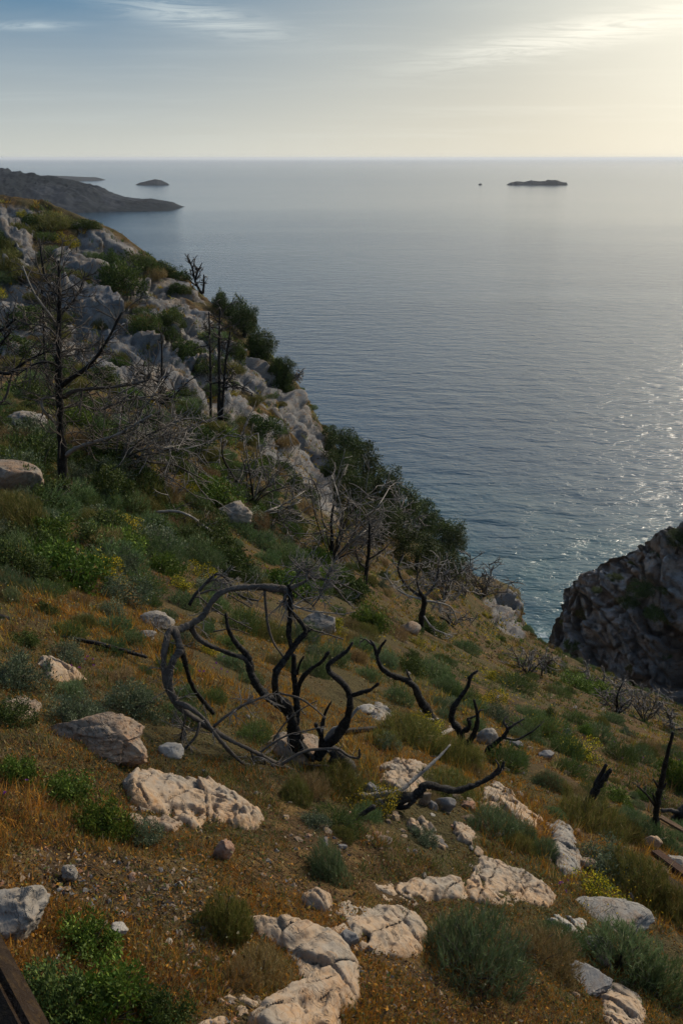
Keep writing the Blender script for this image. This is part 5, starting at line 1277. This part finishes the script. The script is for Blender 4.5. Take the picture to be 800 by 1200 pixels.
# ------------------------------------------------------------------ grass, herbs, litter, gravel and flowers
E = (HT - CAM_Z) / RR[:, None]
dE = np.diff(E, axis=0)[:, :-1]; dA = np.diff(AZ)[None, :]
vis = np.maximum.accumulate(E, axis=0)[:-1, :-1] <= E[:-1, :-1] + .02
wgt = np.clip(dE, 0, None) * dA * vis * ((AZ[:-1] > -.78) & (AZ[:-1] < .78))[None, :]
wgt = wgt / (1 + 0.35 * E[:-1, :-1]**2)
wgt[RR[:-1] > 58] = 0; wgt[:, :] *= (1 - .72 * sstep(.35, .7, ROCK[:-1, :-1]))
def ground_points(n, w=None, seed=0):
    r = np.random.default_rng(seed); w = wgt if w is None else w
    cdf = np.cumsum(w.ravel()); k = np.searchsorted(cdf, r.random(n) * cdf[-1]); i, j = np.divmod(k, w.shape[1])
    rr = RR[i] + (RR[i + 1] - RR[i]) * r.random(n); a = AZ[j] + (AZ[j + 1] - AZ[j]) * r.random(n)
    y = rr / np.sqrt(1 + a * a); x = a * y; z = height(x, y)
    return x, y, z, np.sqrt(rr * rr + (z - CAM_Z)**2)
def bare(x, y):
    """0 on bare soil, 1 where plants grow"""
    b = .5 + .5 * sstep(-.36, -.03, fbm(x / 1.1, y / 1.1, None, 3, 77) + .15 * fbm(x / .25, y / .25, None, 2, 78))
    return b
bare_zones = [plan([(60, 1000), (240, 1010), (330, 1040), (290, 1075), (200, 1095), (120, 1080), (60, 1060)]), plan([(300, 925), (440, 935), (560, 925), (570, 990), (520, 1015), (420, 1020), (340, 1000)])]
def bare2(x, y):
    b = bare(x, y)
    for P in bare_zones: b = b * (1 - .35 * sstep(-.08, .12, polydist(np.array(P), x, y)))
    return b
PAL = np.array([(.52, .255, .035), (.38, .17, .03), (.42, .28, .06), (.17, .16, .04), (.085, .125, .03), (.44, .35, .17), (.20, .10, .045), (.13, .15, .07)])
def tuft_colour(x, y, rg, r, seed=80):
    n = len(x)
    a = fbm(x / 2.3, y / 2.3, None, 3, seed); b = fbm(x / .8, y / .8, None, 3, seed + 1); far = sstep(6, 22, rg)
    s = np.stack([.85 + 2.0 * a + .6 * b - far * .6, .7 + b - .3 * far, .4 + a * .5 + far * .2, .3 - 1.6 * a + far * .7, .12 - 2.0 * a + .7 * far, .10 - .5 * b + .08 * far, .4 - b, .08 - 1.3 * a + .4 * far], -1)
    s = np.clip(s, .02, None); s /= s.sum(1, keepdims=True); c = np.cumsum(s, 1); k = (r.random(n)[:, None] > c).sum(1).clip(0, 7)
    return PAL[k] * (np.array([1, 1, 1])[None] * (1 - far[:, None]) + np.array([.74, 1.0, .95])[None] * far[:, None]) * (1 + r.normal(size=(n, 1)) * .16).clip(.5, 1.6)
def grass(name, N, K, hmin, hmax, wid, label, cat, seed, spread=.5, pxh=4.5, splay=.55):
    r = np.random.default_rng(seed)
    x, y, z, rg = ground_points(N, None, seed)
    keep = (r.random(N) < bare2(x, y) * (1 - .75 * sstep(7, 4.5, rg) * (hmin > .08))) & ~on_slab(x, y, .015)
    x, y, z, rg = x[keep], y[keep], z[keep], rg[keep]; n = len(x)
    col = tuft_colour(x, y, rg, r)
    Hh = np.maximum(r.uniform(hmin, hmax, n) * (.7 + .8 * sstep(-.2, .5, fbm(x / 1.3, y / 1.3, None, 2, 90))), pxh * rg / FPX)
    k = np.repeat(np.arange(n), K); m = len(k)
    off = r.normal(size=(m, 2)) * (Hh[k] * spread)[:, None] * .5
    bx, by = x[k] + off[:, 0], y[k] + off[:, 1]
    base = np.stack([bx, by, height(bx, by) - .01], -1)
    d = unit(np.stack([off[:, 0] / Hh[k] + r.normal(size=m) * splay, off[:, 1] / Hh[k] + r.normal(size=m) * splay, np.ones(m)], -1))
    L = Hh[k] * r.uniform(.45, 1.1, m); wd = np.maximum(wid, .95 * rg[k] / FPX) * r.uniform(.6, 1.3, m)
    V, F = tri_blades(base, d, L, wd, r)
    c = col[k] * (1 + r.normal(size=(m, 1)) * .18).clip(.4, 1.7)
    return link(name, mesh_from(name, V, F, m_grass, False, np.repeat(c, 3, 0)), label=label, cat=cat, kind='stuff')
grass('dry_grass', 120000, 7, .026, .085, .0022, 'low orange and straw coloured grass covering the whole slope', 'grass', 901, pxh=5.0)
grass('tall_grass', 22000, 7, .10, .24, .002, 'taller wispy dry stalks standing out of the low grass', 'grass', 902, .35, 7, .3)
# creeping herbs and leaf litter
r = np.random.default_rng(905); x, y, z, rg = ground_points(130000, None, 905)
k = (r.random(len(x)) < .5 + .5 * bare2(x, y)) & (rg < 60) & ~on_slab(x, y, .03); x, y, z, rg = x[k], y[k], z[k], rg[k]; n = len(x)
d = unit(np.stack([r.normal(size=n), r.normal(size=n), r.uniform(-.1, .9, n)], -1)); L = np.maximum(.014, 2.2 * rg / FPX) * r.uniform(.6, 1.6, n)
V, F = rhombs(np.stack([x, y, z + r.random(n) * .022], -1), d, L, L * r.uniform(.3, .6, n), r)
c = tuft_colour(x, y, rg, r, 80) * .62; q = r.random(n); c[q < .2] = (.06, .042, .026); c[q > .975] = (.26, .2, .14)
link('leaf_litter', mesh_from('leaf_litter', V, F, m_grass, False, np.repeat(c, 4, 0)), label='creeping rusty herbs and dead leaves scattered over the soil', cat='ground cover', kind='stuff')
# gravel: small angular chips
r = np.random.default_rng(911); wz = wgt.copy(); x, y, z, rg = ground_points(46000, wz, 911)
k = (r.random(len(x)) < .12 + .88 * (1 - bare2(x, y))) & (rg < 26); x, y, z, rg = x[k], y[k], z[k], rg[k]; n = len(x)
oc = np.array([(1, 0, 0), (0, 1, 0), (-1, 0, 0), (0, -1, 0), (0, 0, .7), (0, 0, -.7)]); of = np.array([(0, 1, 4), (1, 2, 4), (2, 3, 4), (3, 0, 4), (1, 0, 5), (2, 1, 5), (3, 2, 5), (0, 3, 5)])
sz = np.maximum(.004, .8 * rg / FPX) * (.5 + 4.2 * r.random(n)**5)
V = (oc[None] * (1 + r.normal(size=(n, 6, 1)) * .3) + r.normal(size=(n, 6, 3)) * .18) * sz[:, None, None] * r.uniform(.6, 1.3, (n, 1, 3)) + np.stack([x, y, z], -1)[:, None]
F = (of[None] + (np.arange(n) * 6)[:, None, None]).reshape(-1, 3)
gc = np.array([(.30, .22, .15), (.16, .12, .09), (.19, .18, .17), (.10, .10, .11), (.24, .12, .07), (.34, .31, .27)])[r.choice(6, n, p=[.22, .46, .09, .1, .12, .01])]
m_gravel, t = new_mat('gravel_chips'); finish(t, attr(t, 'tint', 'Color'), .9)
link('gravel', mesh_from('gravel', V.reshape(-1, 3), F, m_gravel, False, np.repeat(gc * (1 + r.normal(size=(n, 1)) * .15), 6, 0)), label='angular stone chips strewn over the bare patches of soil', cat='gravel', kind='stuff')
# flowers
def flowers(name, spots, colr, size, label, seed, stalk=.10):
    r = np.random.default_rng(seed); pv, pf, cc = [], [], []; pt = []
    for (u, v, su, sv, n_) in spots:
        for _ in range(n_):
            g = ground(u + r.normal() * su, v + r.normal() * sv)
            if math.hypot(g[0], g[1]) < 50: pt.append(g)
    pt = np.array(pt); n = len(pt); rg = np.linalg.norm(pt - (0, 0, CAM_Z), axis=1)
    sz = np.maximum(size, 1.1 * rg / FPX) * r.uniform(.7, 1.3, n); hh = np.maximum(stalk, 5 * rg / FPX) * r.uniform(.7, 1.4, n)
    top = pt + np.stack([r.normal(size=n) * hh * .2, r.normal(size=n) * hh * .2, hh], -1)
    k = np.repeat(np.arange(n), 7); d = unit(r.normal(size=(7 * n, 3)) + (0, 0, .4)); V1, F1 = rhombs(top[k], d, sz[k], sz[k] * .7, r)
    V2, F2 = tri_blades(pt, unit(top - pt), np.linalg.norm(top - pt, axis=1), np.maximum(.0015, .5 * rg / FPX), r)
    C1 = np.repeat(np.array(colr)[None] * r.uniform(.75, 1.2, (len(k), 1)), 4, 0); C2 = np.tile(np.array([(.10, .11, .04)]), (len(V2), 1))
    return link(name, mesh_from(name, np.vstack([V1, V2]), [F1, F2 + len(V1)], m_grass, False, np.vstack([C1, C2])), label=label, cat='flowers', kind='stuff')
flowers('yellow_flowers', [(560, 735, 30, 14, 90), (590, 790, 30, 14, 70), (545, 830, 20, 12, 30), (520, 700, 20, 10, 40), (470, 760, 40, 20, 30), (700, 1040, 26, 12, 60), (740, 1075, 30, 20, 40), (610, 830, 30, 20, 50), (400, 860, 30, 20, 25), (60, 730, 50, 40, 60)], (.55, .42, .03), .007, 'scattered small yellow flowers on thin stalks', 921)
flowers('seed_heads', [(30, 680, 40, 40, 120), (120, 640, 50, 40, 90), (180, 610, 40, 30, 60), (235, 1060, 20, 30, 26), (330, 770, 40, 30, 60), (560, 880, 60, 50, 30), (90, 600, 60, 20, 50), (300, 640, 60, 30, 50), (250, 1100, 40, 30, 16), (640, 1110, 40, 30, 16)], (.50, .43, .28), .006, 'pale straw seed heads of grasses among the shrubs', 922)
flowers('purple_thistles', [(253, 796, 7, 6, 7), (103, 795, 8, 4, 6), (655, 1057, 3, 10, 4), (15, 960, 8, 3, 2), (760, 915, 18, 10, 5), (700, 880, 30, 14, 8)], (.24, .06, .28), .012, 'tiny purple thistle heads', 923, .14)
write_labels()

# ------------------------------------------------------------------ sea air
hz_me = bpy.data.meshes.new('haze'); bm = bmesh.new(); bmesh.ops.create_cube(bm, size=1); bm.to_mesh(hz_me); bm.free()
hz = link('haze', hz_me, loc=(0, 0, 33.0), scl=(130000, 130000, 78), kind='stuff')
m_haze = bpy.data.materials.new('sea_air'); m_haze.use_nodes = True; t = NT(m_haze.node_tree); t.n.clear()
pv = t.node('ShaderNodeVolumePrincipled'); pv.inputs['Color'].default_value = (.92, .955, 1.0, 1); pv.inputs['Density'].default_value = HAZE_DENSITY
pv.inputs['Anisotropy'].default_value = .2
out = t.node('ShaderNodeOutputMaterial'); t.l.new(pv.outputs[0], out.inputs['Volume']); hz_me.materials.append(m_haze)
